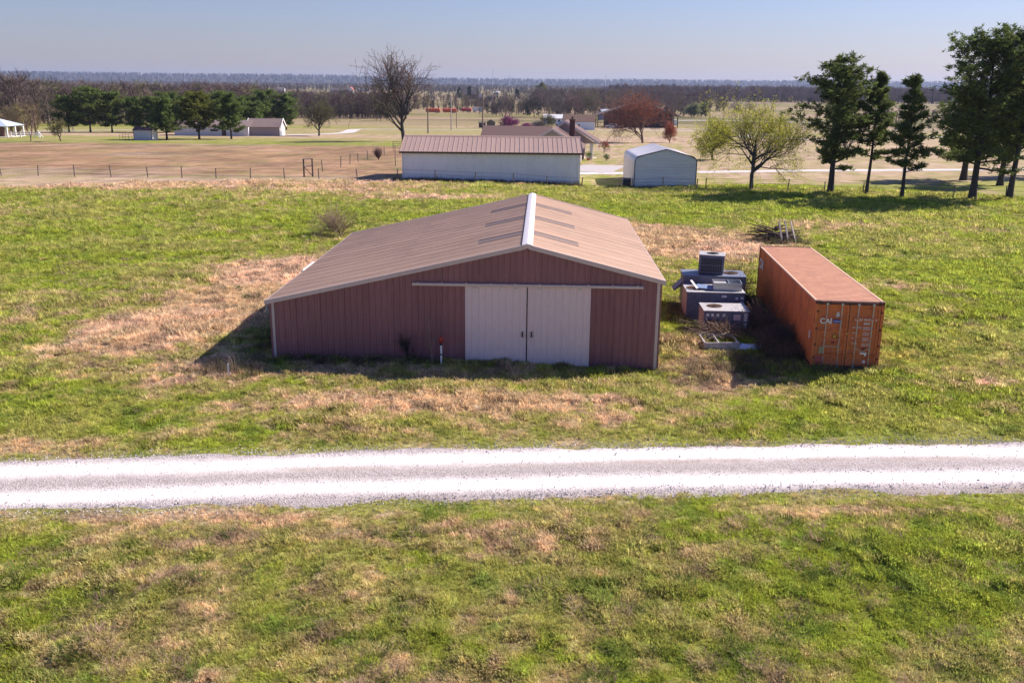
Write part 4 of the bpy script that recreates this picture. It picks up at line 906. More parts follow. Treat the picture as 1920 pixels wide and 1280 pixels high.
# long row of pines at the left
vars_ = []
for k in range(4):
    tm, cm = pine_mesh(80 + k, 10.0, .16, 3.3, 34, 420, 11, .62, 0, lambda g: .75 + .35 * math.sin(math.pi * g), .2)
    f_ = 9.6 / max(v[2] for v in cm.v)
    for q in (tm, cm): q.v = [(a, b, c * f_) for a, b, c in q.v]
    vars_.append((tm.mesh('trunk', barkd, True), cm.mesh('crown', pneed2)))
ORD = ['first', 'second', 'third', 'fourth', 'fifth', 'sixth', 'seventh', 'eighth', 'ninth', 'tenth', 'eleventh', 'twelfth', 'thirteenth', 'fourteenth', 'fifteenth', 'sixteenth']
row = [(-113.5, 243, 1.08), (-108.5, 244, 1.16), (-104.2, 247, 1.12), (-98.8, 249, 1.02), (-95.2, 252, 1.08), (-91, 251, 1.06), (-87.0, 253, 1.02), (-83.8, 257, 1.10), (-80.5, 256, 1.02), (-75.0, 259, 1.0), (-71.5, 263, .98), (-84, 275, 1.12), (-78.0, 280, 1.10), (-73.5, 283, 1.18), (-68.3, 286, 1.15)]
row = sorted(row, key=lambda t: t[0] / t[1])
for k, (x, y, s) in enumerate(row):
    tm, cm = vars_[(k * 7 + 1) % 4]
    tree('pine_tree', x, y, tm, cm, '%s pine from the left in the long row behind the lane' % ORD[k], 'tree', 'row of pines at the left', scale=(s, s, s * (1 + .05 * ((k * 3) % 4 - 1.5))), rz=k * 1.9)
# ------------------------------------------------------------------ left: ranch house, garage, shed, pavilion
def house(name, loc, rz, w, d, hz, hr, wall, roof, label, cat='house', ridge='x', wins=(), over=.4, gable=None):
    """simple gabled building: ridge along x (eaves to the camera) or along y (gable end to the camera)"""
    t = empty(name, loc, rz, label, cat)
    MB().box(0, w, 0, d, -.3, hz).build('wall', wall, t)
    if ridge == 'x':
        s = (hr - hz) / (d / 2)
        for sg in (-1, 1):
            ye = d / 2 + sg * (d / 2 + over); ze_ = hz - over * s; ym = d / 2 + sg * .002
            slab((-over, ye, ze_), (w + over, ye, ze_), (w + over, ym, hr), (-over, ym, hr), .12).build('roof', roof, t)
        for x in (.01, w - .01): MB().prism([(.02, hz), (d - .02, hz), (d / 2, hr - .08)], 'x', x - .02, x + .02).build('gable', gable or wall, t)
    else:
        s = (hr - hz) / (w / 2)
        for sg in (-1, 1):
            xe = w / 2 + sg * (w / 2 + over); ze_ = hz - over * s; xm = w / 2 + sg * .002
            slab((xe, -over, ze_), (xe, d + over, ze_), (xm, d + over, hr), (xm, -over, hr), .12).build('roof', roof, t)
        for y in (.01, d - .01): MB().prism([(.02, hz), (w - .02, hz), (w / 2, hr - .08)], 'y', y - .02, y + .02).build('gable', gable or wall, t)
    for x0, x1, z0, z1, nm in wins:
        f = MB().box(x0, x1, -.05, .0, z0, z1).build(nm, whitep if nm == 'window' else dkt, t)
        if nm == 'window': MB().box(x0 + .08, x1 - .08, -.06, -.051, z0 + .08, z1 - .08).build('pane', _M['dark_glass'], f)
    return t
wwall = mat('white_wall', (.62, .62, .65), .8, .06, 2); greyroof = mat('grey_brown_roof', (.20, .145, .135), .9, .12, 2); dkroof = mat('dark_roof', (.09, .07, .07), .9, .15, 2)
rh = house('ranch_house', (-81.5, 228.6, -2.75), .06, 17.5, 8.5, 2.5, 3.75, wwall, greyroof, 'low white ranch house with brown roof behind three pines', wins=((5.0, 6.2, 1.0, 2.0, 'window'), (8.4, 10.4, 1.2, 1.9, 'window'), (11.2, 12.2, .1, 2.1, 'door'), (14, 15.4, 1, 2, 'window')))
MB().box(-.05, 17.55, -.06, -.01, -.3, .25).build('brick_base', mat('red_brick_base', (.22, .10, .09), .9, .15, 4), rh)
gh = house('garage', (-64.6, 231.2, -2.85), .06, 7.6, 7.0, 2.55, 4.25, mat('mauve_wall', (.34, .29, .30), .8, .06, 2), greyroof, 'garage with white gable end and roll-up door beside the lane', 'garage', gable=whitep)
gw = MB().prism([(0.02, -.3), (6.98, -.3), (6.98, 2.5), (3.5, 4.1), (.02, 2.5)], 'x', 7.61, 7.66).build('gable_wall', whitep, gh)
MB().box(7.665, 7.69, 1.6, 5.4, -.3, 2.15).build('garage_door', whitep, gw); MB().box(7.66, 7.68, 1.45, 1.6, -.3, 2.25).build('door_frame', galv, gw); MB().box(7.66, 7.68, 5.4, 5.55, -.3, 2.25).build('door_frame', galv, gw)
for x in (-.42, 8.02):
    for sg in (-1, 1): MB().bar((x, 3.5 + sg * 3.95, 2.34), (x, 3.5, 4.33), .10, .30).build('barge_board', whitep, gh)
sh = house('garden_shed', (-79.6, 199.0, -2.0), .0, 3.9, 3.2, 2.15, 2.75, mat('grey_shed_wall', (.50, .50, .58), .7, .05, 2), mat('maroon_roof', (.13, .06, .06), .8, .1, 3), 'small white shed with maroon roof at the edge of the tan field', 'shed', over=.12)
MB().box(3.905, 3.93, .05, 3.15, -.2, 2.12).build('end_panel', whitep, sh)
for x in (0, 3.78): MB().box(x, x + .12, -.02, -.005, -.2, 2.15).build('corner_board', mat('maroon_board', (.18, .06, .06), .7, .1, 3), sh)
kn = empty('wire_kennel', (-82.3, 198.4, Tz(-82, 198.4)), 0, 'small wire pen beside the little white shed', 'kennel')
for x in (0, 1.2, 2.0):
    for y in (0, 1.6): MB().cyl((x, y, 0), (x, y, 1.2), .03, 5).build('post', tpost, kn)
for z in (.05, .6, 1.18):
    for y in (0, 1.6): MB().cyl((0, y, z), (2.0, y, z), .02, 4).build('rail', tpost, kn)
pv = empty('pavilion', (-117.5, 207.5, Tz(-113, 208)), .0, 'open pavilion with pale blue hipped metal roof at the left edge', 'pavilion')
ap = (3.5, 3.5, 3.9); q = [(-.4, -.4, 2.35), (7.4, -.4, 2.35), (7.4, 7.4, 2.35), (-.4, 7.4, 2.35)]
bl = mat('pale_blue_metal', (.48, .56, .64), .4, .06, 2)
for a, b in zip(q, q[1:] + q[:1]): MB().poly([a, b, ap]).build('roof_panel', bl, pv)
for x, y in ((0, 0), (3.5, 0), (7, 0), (0, 7), (7, 7), (7, 3.5)): MB().box(x - .14, x + .14, y - .14, y + .14, 0, 2.4).build('post', whitep, pv)
MB().box(3.8, 5.6, 1.5, 1.7, 0, 2.2).build('back_wall', mat('brown_wall', (.16, .08, .06), .8, .2, 3), pv); MB().box(-.3, 7.3, -.3, 7.3, -.1, .06).build('slab', conc, pv)
for k, (x, y, h, lb) in enumerate(((-104.0, 208.0, 1.3, 'white A-frame sawhorse near the slim young tree'), (-118.5, 249.0, 1.5, 'white A-frame jump standard farther back by the lane'), (-115.6, 249.8, 1.4, 'white folded jump standard right of its pair by the lane'))):
    o = empty('jump_standard', (x, y, Tz(x, y)), .2 * k, lb, 'jump standard', 'white riding jumps')
    wd = 1.05 if k < 2 else .35
    for s in (-1, 1): MB().bar((s * wd, 0, -.05), (0, 0, h), .13).build('leg', whitep, o)
    MB().bar((0, 0, -.05), (0, .1, h), .12).build('upright', whitep, o); MB().bar((-wd * .5, 0, h * .5), (wd * .5, 0, h * .5), .09).build('rail', whitep, o)
pf = empty('paddock_fence', (-110.5, 209.0, 0), 0, 'short white paddock fence beside the pavilion', 'fence')
for k in range(4):
    x = k * 2.1; z = Tz(-110.5 + x, 209); MB().box(x - .09, x + .09, -.09, .09, z - .2, z + 1.15).build('post', whitep, pf)
for zz in (.5, .95): MB().bar((0, 0, Tz(-110.5, 209) + zz), (6.3, 0, Tz(-104, 209) + zz), .08, .16).build('rail', whitep, pf)

# ------------------------------------------------------------------ utility poles
polem = mat('pole_wood', (.20, .15, .125), .9, .15, 2); polep = mat('pale_pole', (.42, .37, .34), .9, .1, 2)
def pole(x, y, h, m, label, trafo=False, arm=0.0, r=.2):
    o = empty('utility_pole', (x, y, Tz(x, y)), 0, label, 'utility pole', 'utility poles')
    MB().tube([(0, 0, -.3), (0, 0, h)], [r, r * .75], 8, True).build('pole', m, o)
    if arm: MB().bar((-arm, 0, h - .5), (arm, 0, h - .5), .12).build('cross_arm', m, o)
    if trafo:
        bevel(MB().cyl((-.42, 0, h * trafo - .6), (-.42, 0, h * trafo + .6), .32, 12).build('transformer', mat('transformer_grey', (.30, .34, .40), .5, .1, 3), o), .04)
        MB().bar((-.42, 0, h * trafo), (0, 0, h * trafo), .08).build('bracket', galv, o)
    return o
pole(-8.6, 261.6, 10.8, polem, 'utility pole with grey transformer rising behind the long white shed', .62)
pole(-19.9, 302, 10.2, polep, 'tall pale utility pole midway between transformer pole and big tree', 0, .5)
pole(-19.9, 330, 9.6, polem, 'thin farther utility pole just right of the tall pale pole', 0, .4, .12)
pole(-24.0, 266, 8.0, polem, 'short brown utility pole nearest the big leafless tree', 0)
pole(-104.0, 262.0, 7.8, polep, 'pale utility pole with transformer above the small white shed', .85, 0, .13)
pole(52.3, 315.7, 8.2, polem, 'dark utility pole in front of the camper', 0, .4)
pole(-15.5, 123.7, 2.7, polem, 'thin short post standing left of the long white shed', 0, 0, .06)

# ------------------------------------------------------------------ buildings, vehicles and clutter across the valley
glass = _M['dark_glass']
house('white_outbuilding', (16.6, 317.0, -4.5), .03, 10.2, 6.5, 3.0, 5.1, mat('lilac_white', (.58, .60, .70), .7, .05, 2), mat('brown_roof', (.15, .085, .065), .9, .15, 2), 'white outbuilding with brown roof beyond the brick house', 'outbuilding', wins=((4.4, 5.3, 1.2, 2.2, 'window'),), over=.15)
db = empty('pole_barn', (31.5, 360.0, -5.2), .0, 'dark open pole barn with sloping brown roof behind the suv', 'barn')
slab((-1, -1.5, 4.3), (15.5, -1.5, 9.4), (15.5, 10, 9.4), (-1, 10, 4.3), .25).build('roof', dkroof, db); slab((31, -1.5, 4.3), (15.5, -1.5, 9.4), (15.5, 10.0, 9.4), (31, 10, 4.3), .25).build('roof', dkroof, db)
for x in (0, 5, 10, 15, 20, 25, 30):
    for y in (0, 9): MB().box(x - .15, x + .15, y - .15, y + .15, -.3, 4.4 + (x if x <= 15 else 30 - x) * .31).build('post', darkwood, db)
MB().prism([(3, -.3), (30, -.3), (30, 4.3), (15.5, 9.0), (3, 5.2)], 'y', 8.6, 8.9).build('back_wall', blackm, db); MB().box(10, 10.3, 0, 8.6, -.3, 6.5).build('side_wall', darkwood, db)  # black gable-high back wall added to stand in for shade under the roof
MB().prism([(-.4, 4.3), (15.5, 9.2), (30, 4.3), (30, 4.0), (15.5, 8.7), (-.4, 4.0)], 'y', -1.5, -1.3).build('barge_board', dkt, db)
def wheel(t, x, y, r, w=.25):
    o = MB().cyl((x, y, r), (x, y + w, r), r, 16).build('wheel', blackm, t); MB().cyl((x, y - .012, r), (x, y, r), r * .6, 12).build('rim', galv, o)
def suv(name, loc, rz, m, label):
    t = empty(name, loc, rz, label, 'car')
    prof = [(0.05, .45), (0, .75), (.12, 1.02), (1.25, 1.12), (1.95, 1.68), (3.9, 1.72), (4.55, 1.15), (4.62, .5), (4.3, .35), (.35, .35)]
    bevel(MB().prism(prof, 'y', 0, 1.85).build('body', m, t), .09, 3)
    for P in ([(1.45, 1.14), (2.05, 1.58), (2.75, 1.60), (2.75, 1.12)], [(2.85, 1.12), (2.85, 1.60), (3.75, 1.60), (4.2, 1.14)]):
        for y in (-.012, 1.852): MB().prism(P, 'y', y, y + .012).build('window', glass, t)
    for x in (.95, 3.65): wheel(t, x, -.02, .38); wheel(t, x, 1.62, .38)
    MB().box(-.02, .05, .1, .5, .72, .86).build('headlight', whitep, t); MB().box(-.02, .05, 1.35, 1.75, .72, .86).build('headlight', whitep, t); MB().box(4.56, 4.62, .08, .35, .8, 1.1).build('tail_light', rd, t)
    return t
suv('suv', (32.7, 343.5, Tz(35, 344)), .02, mat('white_car_paint', (.62, .64, .68), .25, .04, 2), 'white suv parked in front of the dark pole barn')
suv('suv', (17.0, 379, Tz(18, 380)), .5, mat('grey_car_paint', (.22, .25, .30), .25, .04, 2), 'grey car behind the roof of the brick house')
bt = empty('brick_enclosure', (37.2, 344.2, Tz(38, 345)), .05, 'low pale brick enclosure right of the white suv', 'brick wall')
for b in ((0, 2.2, 0, .2, 0, 1.2), (0, .2, .202, 2.0, 0, 1.2), (2.0, 2.2, .202, 2.0, 0, 1.2)): MB().box(*b).build('brick_side', brickp, bt)
cpv = empty('camper_trailer', (58.6, 380, Tz(60, 381)), .06, 'white camper trailer with blue windows right of the rust-red tree', 'camper')
bevel(MB().prism([(0, .6), (-.15, 1.6), (.2, 2.75), (6.3, 2.75), (6.4, .6)], 'y', 0, 2.4).build('body', whitep, cpv), .08)
for x in (.8, 2.4, 4.0): w_ = MB().box(x, x + 1.0, -.02, .0, 1.5, 2.2).build('window', mat('blue_glass', (.10, .16, .32), .2, .1, 2), cpv)
MB().box(0, 6.35, -.012, 0, .95, 1.15).build('stripe', mat('blue_stripe', (.15, .22, .45), .4, .1, 2), cpv)
for x in (3.2, 4.1): wheel(cpv, x, .02, .38)
MB().bar((-.1, 1.2, .55), (-1.3, 1.2, .5), .12).build('tow_bar', blackm, cpv)
org = mat('orange_paint', (.62, .10, .025), .5, .12, 2); redp = mat('red_paint', (.42, .05, .035), .5, .12, 2)
def tanker(x, y, L, r, m, label, name='tank_trailer'):
    o = empty(name, (x, y, Tz(x, y)), .02, label, 'tank trailer', 'orange and red tank trailers')
    MB().tube([(0, 0, 1.6), (.25, 0, 1.6), (.5, 0, 1.6), (L - .5, 0, 1.6), (L - .25, 0, 1.6), (L, 0, 1.6)], [r * .5, r * .85, r, r, r * .85, r * .5], 14, True).build('tank', m, o, False)
    for k in range(4): MB().tube([(L * (.2 + .2 * k) - .04, 0, 1.6), (L * (.2 + .2 * k) + .04, 0, 1.6)], [r * 1.03, r * 1.03], 14).build('band', galv, o)
    MB().box(.3, L - .3, -.5, .5, .75, .95).build('chassis', blackm, o)
    for wx in (L - 2.4, L - 1.2): wheel(o, wx, -.85, .5); wheel(o, wx, .6, .5)
    MB().box(1.5, 1.7, -.6, -.4, -.05, .8).build('landing_leg', blackm, o)
tanker(-51.5, 557.5, 8.6, 1.15, org, 'left of the two bright orange tank trailers across the valley'); tanker(-41.8, 559, 8.4, 1.15, org, 'right of the two bright orange tank trailers across the valley')
tanker(-32.0, 576, 6.4, 1.05, redp, 'red tank trailer right of the orange ones across the valley')
wt = empty('truck', (-25.0, 577, Tz(-25, 577)), 0, 'white truck beside the red tank trailer across the valley', 'truck')
bevel(MB().box(0, 4.2, 0, 2.3, .7, 3.1).build('box_body', whitep, wt), .05); bevel(MB().prism([(4.25, .6), (4.25, 2.7), (5.3, 2.6), (6.0, 1.7), (6.1, .6)], 'y', .1, 2.2).build('cab', whitep, wt), .08); MB().prism([(4.7, 1.75), (4.7, 2.45), (5.25, 2.4), (5.65, 1.75)], 'y', .08, .1).build('window', glass, wt)
for x in (1.0, 5.0): wheel(wt, x, -.02, .48); wheel(wt, x, 1.9, .48)
house('dark_shed', (-9.6, 335, -4.75), .0, 2.9, 3.0, 2.0, 2.9, mat('olive_shed', (.14, .125, .10), .9, .15, 3), dkroof, 'small olive shed with dark roof left of the purple redbud', 'shed', 'y', over=.15)
house('lean_shed', (-12.4, 335.2, -4.75), 0, 2.3, 2.5, 1.7, 2.1, darkwood, dkroof, 'low dark shed attached left of the olive shed', 'shed', over=.1)
# far houses
def farhouse(x, y, w, d, hz, hr, wall, roof, label, ridge='x', gab=None, cat='house', rz=0):
    wins = [(w * f, w * f + 1.1, 1.0, 2.1, 'window') for f in (.2, .5, .75)]
    return house('farmhouse', (x, y, float(T0(x, y)) - .2), rz, w, d, hz, hr, wall, roof, label, cat, ridge, wins, .4, gab)
farhouse(-58, 1104, 15, 12, 5, 10.5, dkroof, dkroof, 'dark house with steep roof among evergreens on the far pasture')
farhouse(-44, 1098, 9, 10, 3.2, 7.0, wwall, dkroof, 'white gabled wing right of the dark far house', 'y', wwall, rz=.2)
farhouse(-31, 1050, 10, 8, 2.8, 5.0, mat('grey_wall', (.28, .26, .27), .8, .1, 2), greyroof, 'low grey far house right of the white gabled wing')
farhouse(18, 1075, 18, 10, 3.6, 6.6, wwall, mat('pale_roof', (.42, .40, .42), .8, .1, 2), 'pale long far building left of centre trees')
farhouse(37, 1122, 14, 9, 2.8, 4.6, wwall, _M['pale_roof'], 'lower pale extension right of the long far building')
farhouse(-262, 1366, 26, 14, 6, 9.5, mat('blue_grey_wall', (.30, .32, .40), .8, .1, 2), dkroof, 'long blue-grey far barn left of the big bare tree', cat='barn')
farhouse(-235, 1360, 7, 14, 7, 11, whitep, mat('red_roof', (.35, .08, .07), .8, .1, 2), 'tall white-ended far building with red roof', 'y')
farhouse(-35, 1600, 10, 8, 3, 4.5, whitep, whitep, 'tiny bright white shed on the far pasture', cat='shed')
farhouse(-420, 1700, 14, 9, 4, 7, wwall, greyroof, 'white far house in the woods above the garage'); farhouse(-300, 1850, 22, 9, 3.5, 6, wwall, _M['pale_roof'], 'long pale far roof between garage and big tree')
farhouse(-560, 1500, 18, 9, 4, 7, wwall, greyroof, 'pale far house above the pine row')
farhouse(44, 470, 11, 8, 2.8, 5.2, mat('bluegrey', (.34, .38, .46), .8, .1, 2), mat('blue_roof', (.36, .40, .48), .7, .1, 2), 'blue-roofed house hidden behind the bare trees at centre', rz=.3)
farhouse(68, 500, 9, 8, 3.0, 5.6, mat('brown_brick', (.16, .09, .075), .9, .1, 2), dkroof, 'brown brick house left of the pole barn roof', 'x')
farhouse(13.0, 415, 8, 5, 2.6, 4.0, wwall, whitep, 'small white trailer home left of the bare centre trees', cat='trailer home')
# masts on the horizon
for k, (x, y, h, lb) in enumerate(((-95, 4200, 75, 'tall thin radio mast left of centre on the horizon'), (-20, 3600, 45, 'shorter radio mast just right of the tall one on the horizon'), (330, 3500, 48, 'radio mast on the horizon above the pole barn'), (-1330, 3900, 50, 'radio mast on the horizon above the green pines'), (-830, 4000, 48, 'faint radio mast on the horizon above the white garage'))):
    o = empty('radio_mast', (x, y, float(T0(x, y))), 0, lb, 'mast', 'masts on the horizon'); MB().tube([(0, 0, 0), (0, 0, h)], [1.3, .8], 4, True).build('lattice', galv, o); MB().box(-2, 2, -2, 2, h * .92, h * .95).build('antenna', galv, o)

# ------------------------------------------------------------------ trees across the valley
bare('redbud_tree', -1.6, 313, 5.4, 101, 'purple blossoming redbud behind the brick house roof', barkd, dict(levels=3, kids=[12, 6, 5], start=[.1, .15, .15], angle=(30, 65), ratio=(.7, 1.0), rmin=.02), tr=.14, leaf=purple, n=3, spread=.45, size=.20, sx=1.25)
bare('redbud_bush', 3.9, 314, 2.3, 102, 'low purple blossoming bush right of the redbud tree', barkd, dict(levels=3, kids=[12, 6, 4], start=[.0, .15, .15], angle=(30, 75), ratio=(.8, 1.2), rmin=.02), tr=.08, leaf=purple, n=3, spread=.4, size=.18, sx=1.4, cat='bush')
bare('grey_bush', 8.5, 330, 3.2, 103, 'wide grey leafless bush between redbud and white outbuilding', bark, dict(levels=3, kids=[14, 6, 5], start=[.0, .15, .15], angle=(30, 75), ratio=(.8, 1.2), rmin=.022), tr=.1, leaf=blossom, n=1, spread=.4, size=.12, sx=1.8, cat='bush')
V4 = dict(levels=4, kids=[9, 5, 4, 3], start=[.2, .15, .15, .1], angle=(28, 60), ratio=(.6, .88), rmin=.032, r0=1.15)
bare('budding_tree', 11.7, 330, 5.6, 104, 'upright olive budding tree left of the white outbuilding', barkd, dict(V4, rmin=.02), leaf=budo, n=1, spread=.4, size=.16)
for k, (x, y, H, mm, lf, lb) in enumerate(((10.5, 500, 12.5, barkd, None, 'dark leafless tree in front of the far pasture, left of centre'), (-6.2, 505, 10.8, bark, None, 'leafless tree above the transformer pole side of the valley'), (44.3, 540, 15.5, bark, budo, 'tallest olive-tinged tree behind the white outbuilding'), (24, 489, 13.5, bark, None, 'greyish leafless tree behind the white outbuilding ridge'), (33, 520, 13.5, barkp, None, 'pinkish leafless tree between the grey one and the olive one'), (106.5, 705, 21, bark, None, 'tall leafless tree standing above the right-hand wood'), (128, 560, 11, barkpale, None, 'pale grey leafless tree above the yellow-green tree'), (141, 575, 10, barkpale, None, 'second pale leafless tree right of the first above the yellow-green tree'), (-60, 430, 9, bark, budo, 'olive leafless tree at the wood edge left of the big tree'))):
    bare('valley_tree', x, y, H, 110 + k, lb, mm, dict(V4, rmin=.045), leaf=lf, n=1, spread=.7, size=.3)
for k, (x, y, H, lb) in enumerate(((-122, 447, 11.3, 'pale blossoming pear above the garage roof, left one'), (-114, 446, 10, 'bright white blossoming pear at centre of the three'), (-106.5, 449, 11.3, 'slender white blossoming pear standing right of the other two'))):
    bare('pear_tree', x, y, H, 130 + k, lb, bark, dict(levels=3, kids=[16, 6, 5], start=[.08, .15, .15], angle=(20, 45), ratio=(.35, .55), rmin=.03, taper=.6), trunk=.85, leaf=blossom, n=2, spread=.6, size=.32)
bare('green_bush', -108, 444, 5, 134, 'fresh green bush at the foot of the white pears', bark, dict(levels=3, kids=[12, 6, 5], start=[0, .15, .1]), leaf=leafmat('fresh_green', (.17, .19, .05), .4, .3), n=2, spread=.5, size=.3, cat='bush')
wil = leafmat('willow_green', (.26, .27, .14), .4, .25); evg = leafmat('evergreen', (.035, .05, .03), .2, .4)
for k, (x, y, lf, lb) in enumerate(((97.0, 525, wil, 'pale green round willow, left of the pair'), (103.5, 529, leafmat('mid_green', (.13, .16, .06), .4, .3), 'darker green round willow, right of the pair'))):
    bare('willow_tree', x, y, 8.2, 136 + k, lb, bark, dict(levels=3, kids=[16, 7, 5], start=[.0, .1, .1], angle=(15, 55), ratio=(.7, 1.0), rmin=.03), leaf=lf, n=4, spread=.9, size=.35, sx=1.0)
for k, (x, y, H, lb) in enumerate(((-63, 1096, 12, 'dark evergreen left of the dark far house'), (-51, 1090, 13, 'dark evergreen in front of the dark far house'), (3, 1010, 11, 'dark evergreen left of the pale long far building'), (82, 520, 5, 'dark evergreen bush by the pole barn roof'), (-12, 555, 6, 'dark evergreen right of the white truck'), (7, 520, 5, 'dark evergreen below the dark leafless tree'))):
    tm, cm = pine_mesh(150 + k, H, .05, H * .42, 16, 120, 9, H * .11, 0, lambda g: 1.0 - .6 * g)
    tree('evergreen_tree', x, y, tm.mesh('trunk', barkd), cm.mesh('crown', evg), lb, 'tree', 'dark evergreens across the valley')
tm, cm = pine_mesh(160, 18, .1, 9, 20, 200, 9, 1.6); tree('willow_tree', 32, 1130, tm.mesh('trunk', bark), cm.mesh('crown', budo), 'large olive-green tree behind the pale long far building')
# ------------------------------------------------------------------ uncountable things: grass, gravel, woods (instances on points)
def scatter(name, label, cat, pts, rot, scl, idx, col, variants):
    me = bpy.data.meshes.new(name); n = len(pts); me.vertices.add(n); me.vertices.foreach_set('co', np.asarray(pts, np.float32).ravel())
    for an, ty, dat in (('rot', 'FLOAT_VECTOR', rot), ('scl', 'FLOAT_VECTOR', scl)):
        me.attributes.new(an, ty, 'POINT').data.foreach_set('vector', np.asarray(dat, np.float32).ravel())
    me.attributes.new('idx', 'INT', 'POINT').data.foreach_set('value', np.asarray(idx, np.int32))
    me.attributes.new('col', 'FLOAT_COLOR', 'POINT').data.foreach_set('color', np.concatenate([col, np.ones((n, 1))], 1).astype(np.float32).ravel())
    o = bpy.data.objects.new(name, me); COL.objects.link(o); tag(o, label, cat, None, 'stuff')
    cc = bpy.data.collections.new(name + '_variants')
    for v in variants: cc.objects.link(bpy.data.objects.new(v.name, v))
    ng = bpy.data.node_groups.new(name + '_scatter', 'GeometryNodeTree')
    ng.interface.new_socket('Geometry', in_out='INPUT', socket_type='NodeSocketGeometry'); ng.interface.new_socket('Geometry', in_out='OUTPUT', socket_type='NodeSocketGeometry')
    N = ng.nodes; Lk = ng.links.new; gi = N.new('NodeGroupInput'); go = N.new('NodeGroupOutput'); ip = N.new('GeometryNodeInstanceOnPoints')
    ci = N.new('GeometryNodeCollectionInfo'); ci.inputs['Collection'].default_value = cc; ci.inputs['Separate Children'].default_value = True; ci.inputs['Reset Children'].default_value = True
    Lk(gi.outputs[0], ip.inputs['Points']); Lk(ci.outputs[0], ip.inputs['Instance']); ip.inputs['Pick Instance'].default_value = True
    for an, ty, sk in (('idx', 'INT', 'Instance Index'), ('rot', 'FLOAT_VECTOR', 'Rotation'), ('scl', 'FLOAT_VECTOR', 'Scale')):
        a = N.new('GeometryNodeInputNamedAttribute'); a.data_type = ty; a.inputs['Name'].default_value = an; Lk(a.outputs['Attribute'], ip.inputs[sk])
    Lk(ip.outputs[0], go.inputs[0]); md = o.modifiers.new('scatter', 'NODES'); md.node_group = ng
    return o
grassm = leafmat('grass_blades', (0, 0, 0), .5, .28, attr='col', hue=.012)
def tuft(seed, n, R, h0, h1, splay, w, m=grassm, name='grass_tuft'):
    r = random.Random(seed); b = MB()
    for _ in range(n):
        a = r.uniform(0, 6.283); d = R * r.random() ** .6; x, y = d * math.cos(a), d * math.sin(a); a2 = a + r.gauss(0, .8); h = r.uniform(h0, h1); s = splay * r.uniform(.3, 1.2) * h
        c, sn = math.cos(a2), math.sin(a2); px, py = -sn * w / 2, c * w / 2
        m1 = (x + c * s * .4, y + sn * s * .4, h * .62); t = (x + c * s, y + sn * s, h * r.uniform(.8, 1.0))
        n0 = len(b.v); b.v += [(x - px, y - py, -.02), (x + px, y + py, -.02), (m1[0] + px * .8, m1[1] + py * .8, m1[2]), (m1[0] - px * .8, m1[1] - py * .8, m1[2]), t]
        b.f += [(n0, n0 + 1, n0 + 2, n0 + 3), (n0 + 3, n0 + 2, n0 + 4)]
    return b.mesh(name, m)
def foot(x, y):
    """True where something stands on the ground"""
    c, s = math.cos(-.0297), math.sin(-.0297); dx, dy = x - .52, y - 33.48; u = dx * c + dy * s; v = -dx * s + dy * c
    k = (u > -9.5) & (u < 4.9) & (v > .08) & (v < 16.3)
    c, s = math.cos(-.0824), math.sin(-.0824); dx, dy = x - 11.1, y - 33.15; u = dx * c + dy * s; v = -dx * s + dy * c
    k |= (u > 0) & (u < 2.44) & (v > 0) & (v < 12.2)
    return k | ((x > 7.75) & (x < 10.3) & (y > 38.0) & (y < 43.7))
rs = np.random.default_rng(77)
N_ = 210000
R_ = 12.2 * (104 / 12.2) ** rs.random(N_) ** .92; A_r = rs.uniform(-.60, .60, N_)
px, py = R_ * np.sin(A_r), R_ * np.cos(A_r)
off = np.abs(py - road_c(px)); keep = ~foot(px, py) & (off > 1.50 + .9 * (fbm(px, py, 1.4, 3, 57) - .3)) & ~((off < 2.2) & (rs.random(N_) < .45)) & (py < 101)
px, py, R_ = px[keep], py[keep], R_[keep]; n = len(px)
gc = ground_col(px, py); dryn = sstep(.10, .26, gc[:, 0]) 
gc = gc * (1.5 + 1.1 * (rs.random((n, 1)) - .5)) * (.72 + .56 * fbm(px, py, .35, 2, 52))[:, None]; gc[:, 0] *= 1 + .15 * (rs.random(n) - .5)
tall = fbm(px, py, 2.4, 3, 51); sc = (R_ / 17) ** .62 * (.7 + .55 * sstep(.35, .75, tall)) * (.55 + .95 * rs.random(n) ** 1.8)
near_road = np.exp(-np.maximum(0, np.abs(py - road_c(px)) - 1.7) / 1.2); sc *= 1 - .5 * near_road
sc3 = np.stack([sc * 1.15, sc * 1.15, sc * (.75 + .35 * dryn)], 1)
scatter('grass', 'patchy short pasture grass, green mixed with winter straw', 'grass', np.stack([px, py, T(px, py)], 1), np.stack([rs.normal(0, .08, n), rs.normal(0, .08, n), rs.uniform(0, 6.28, n)], 1), sc3, rs.integers(0, 5, n), gc,
        [tuft(200 + k, 22, .085, .035, .095, .85, .013) for k in range(5)])
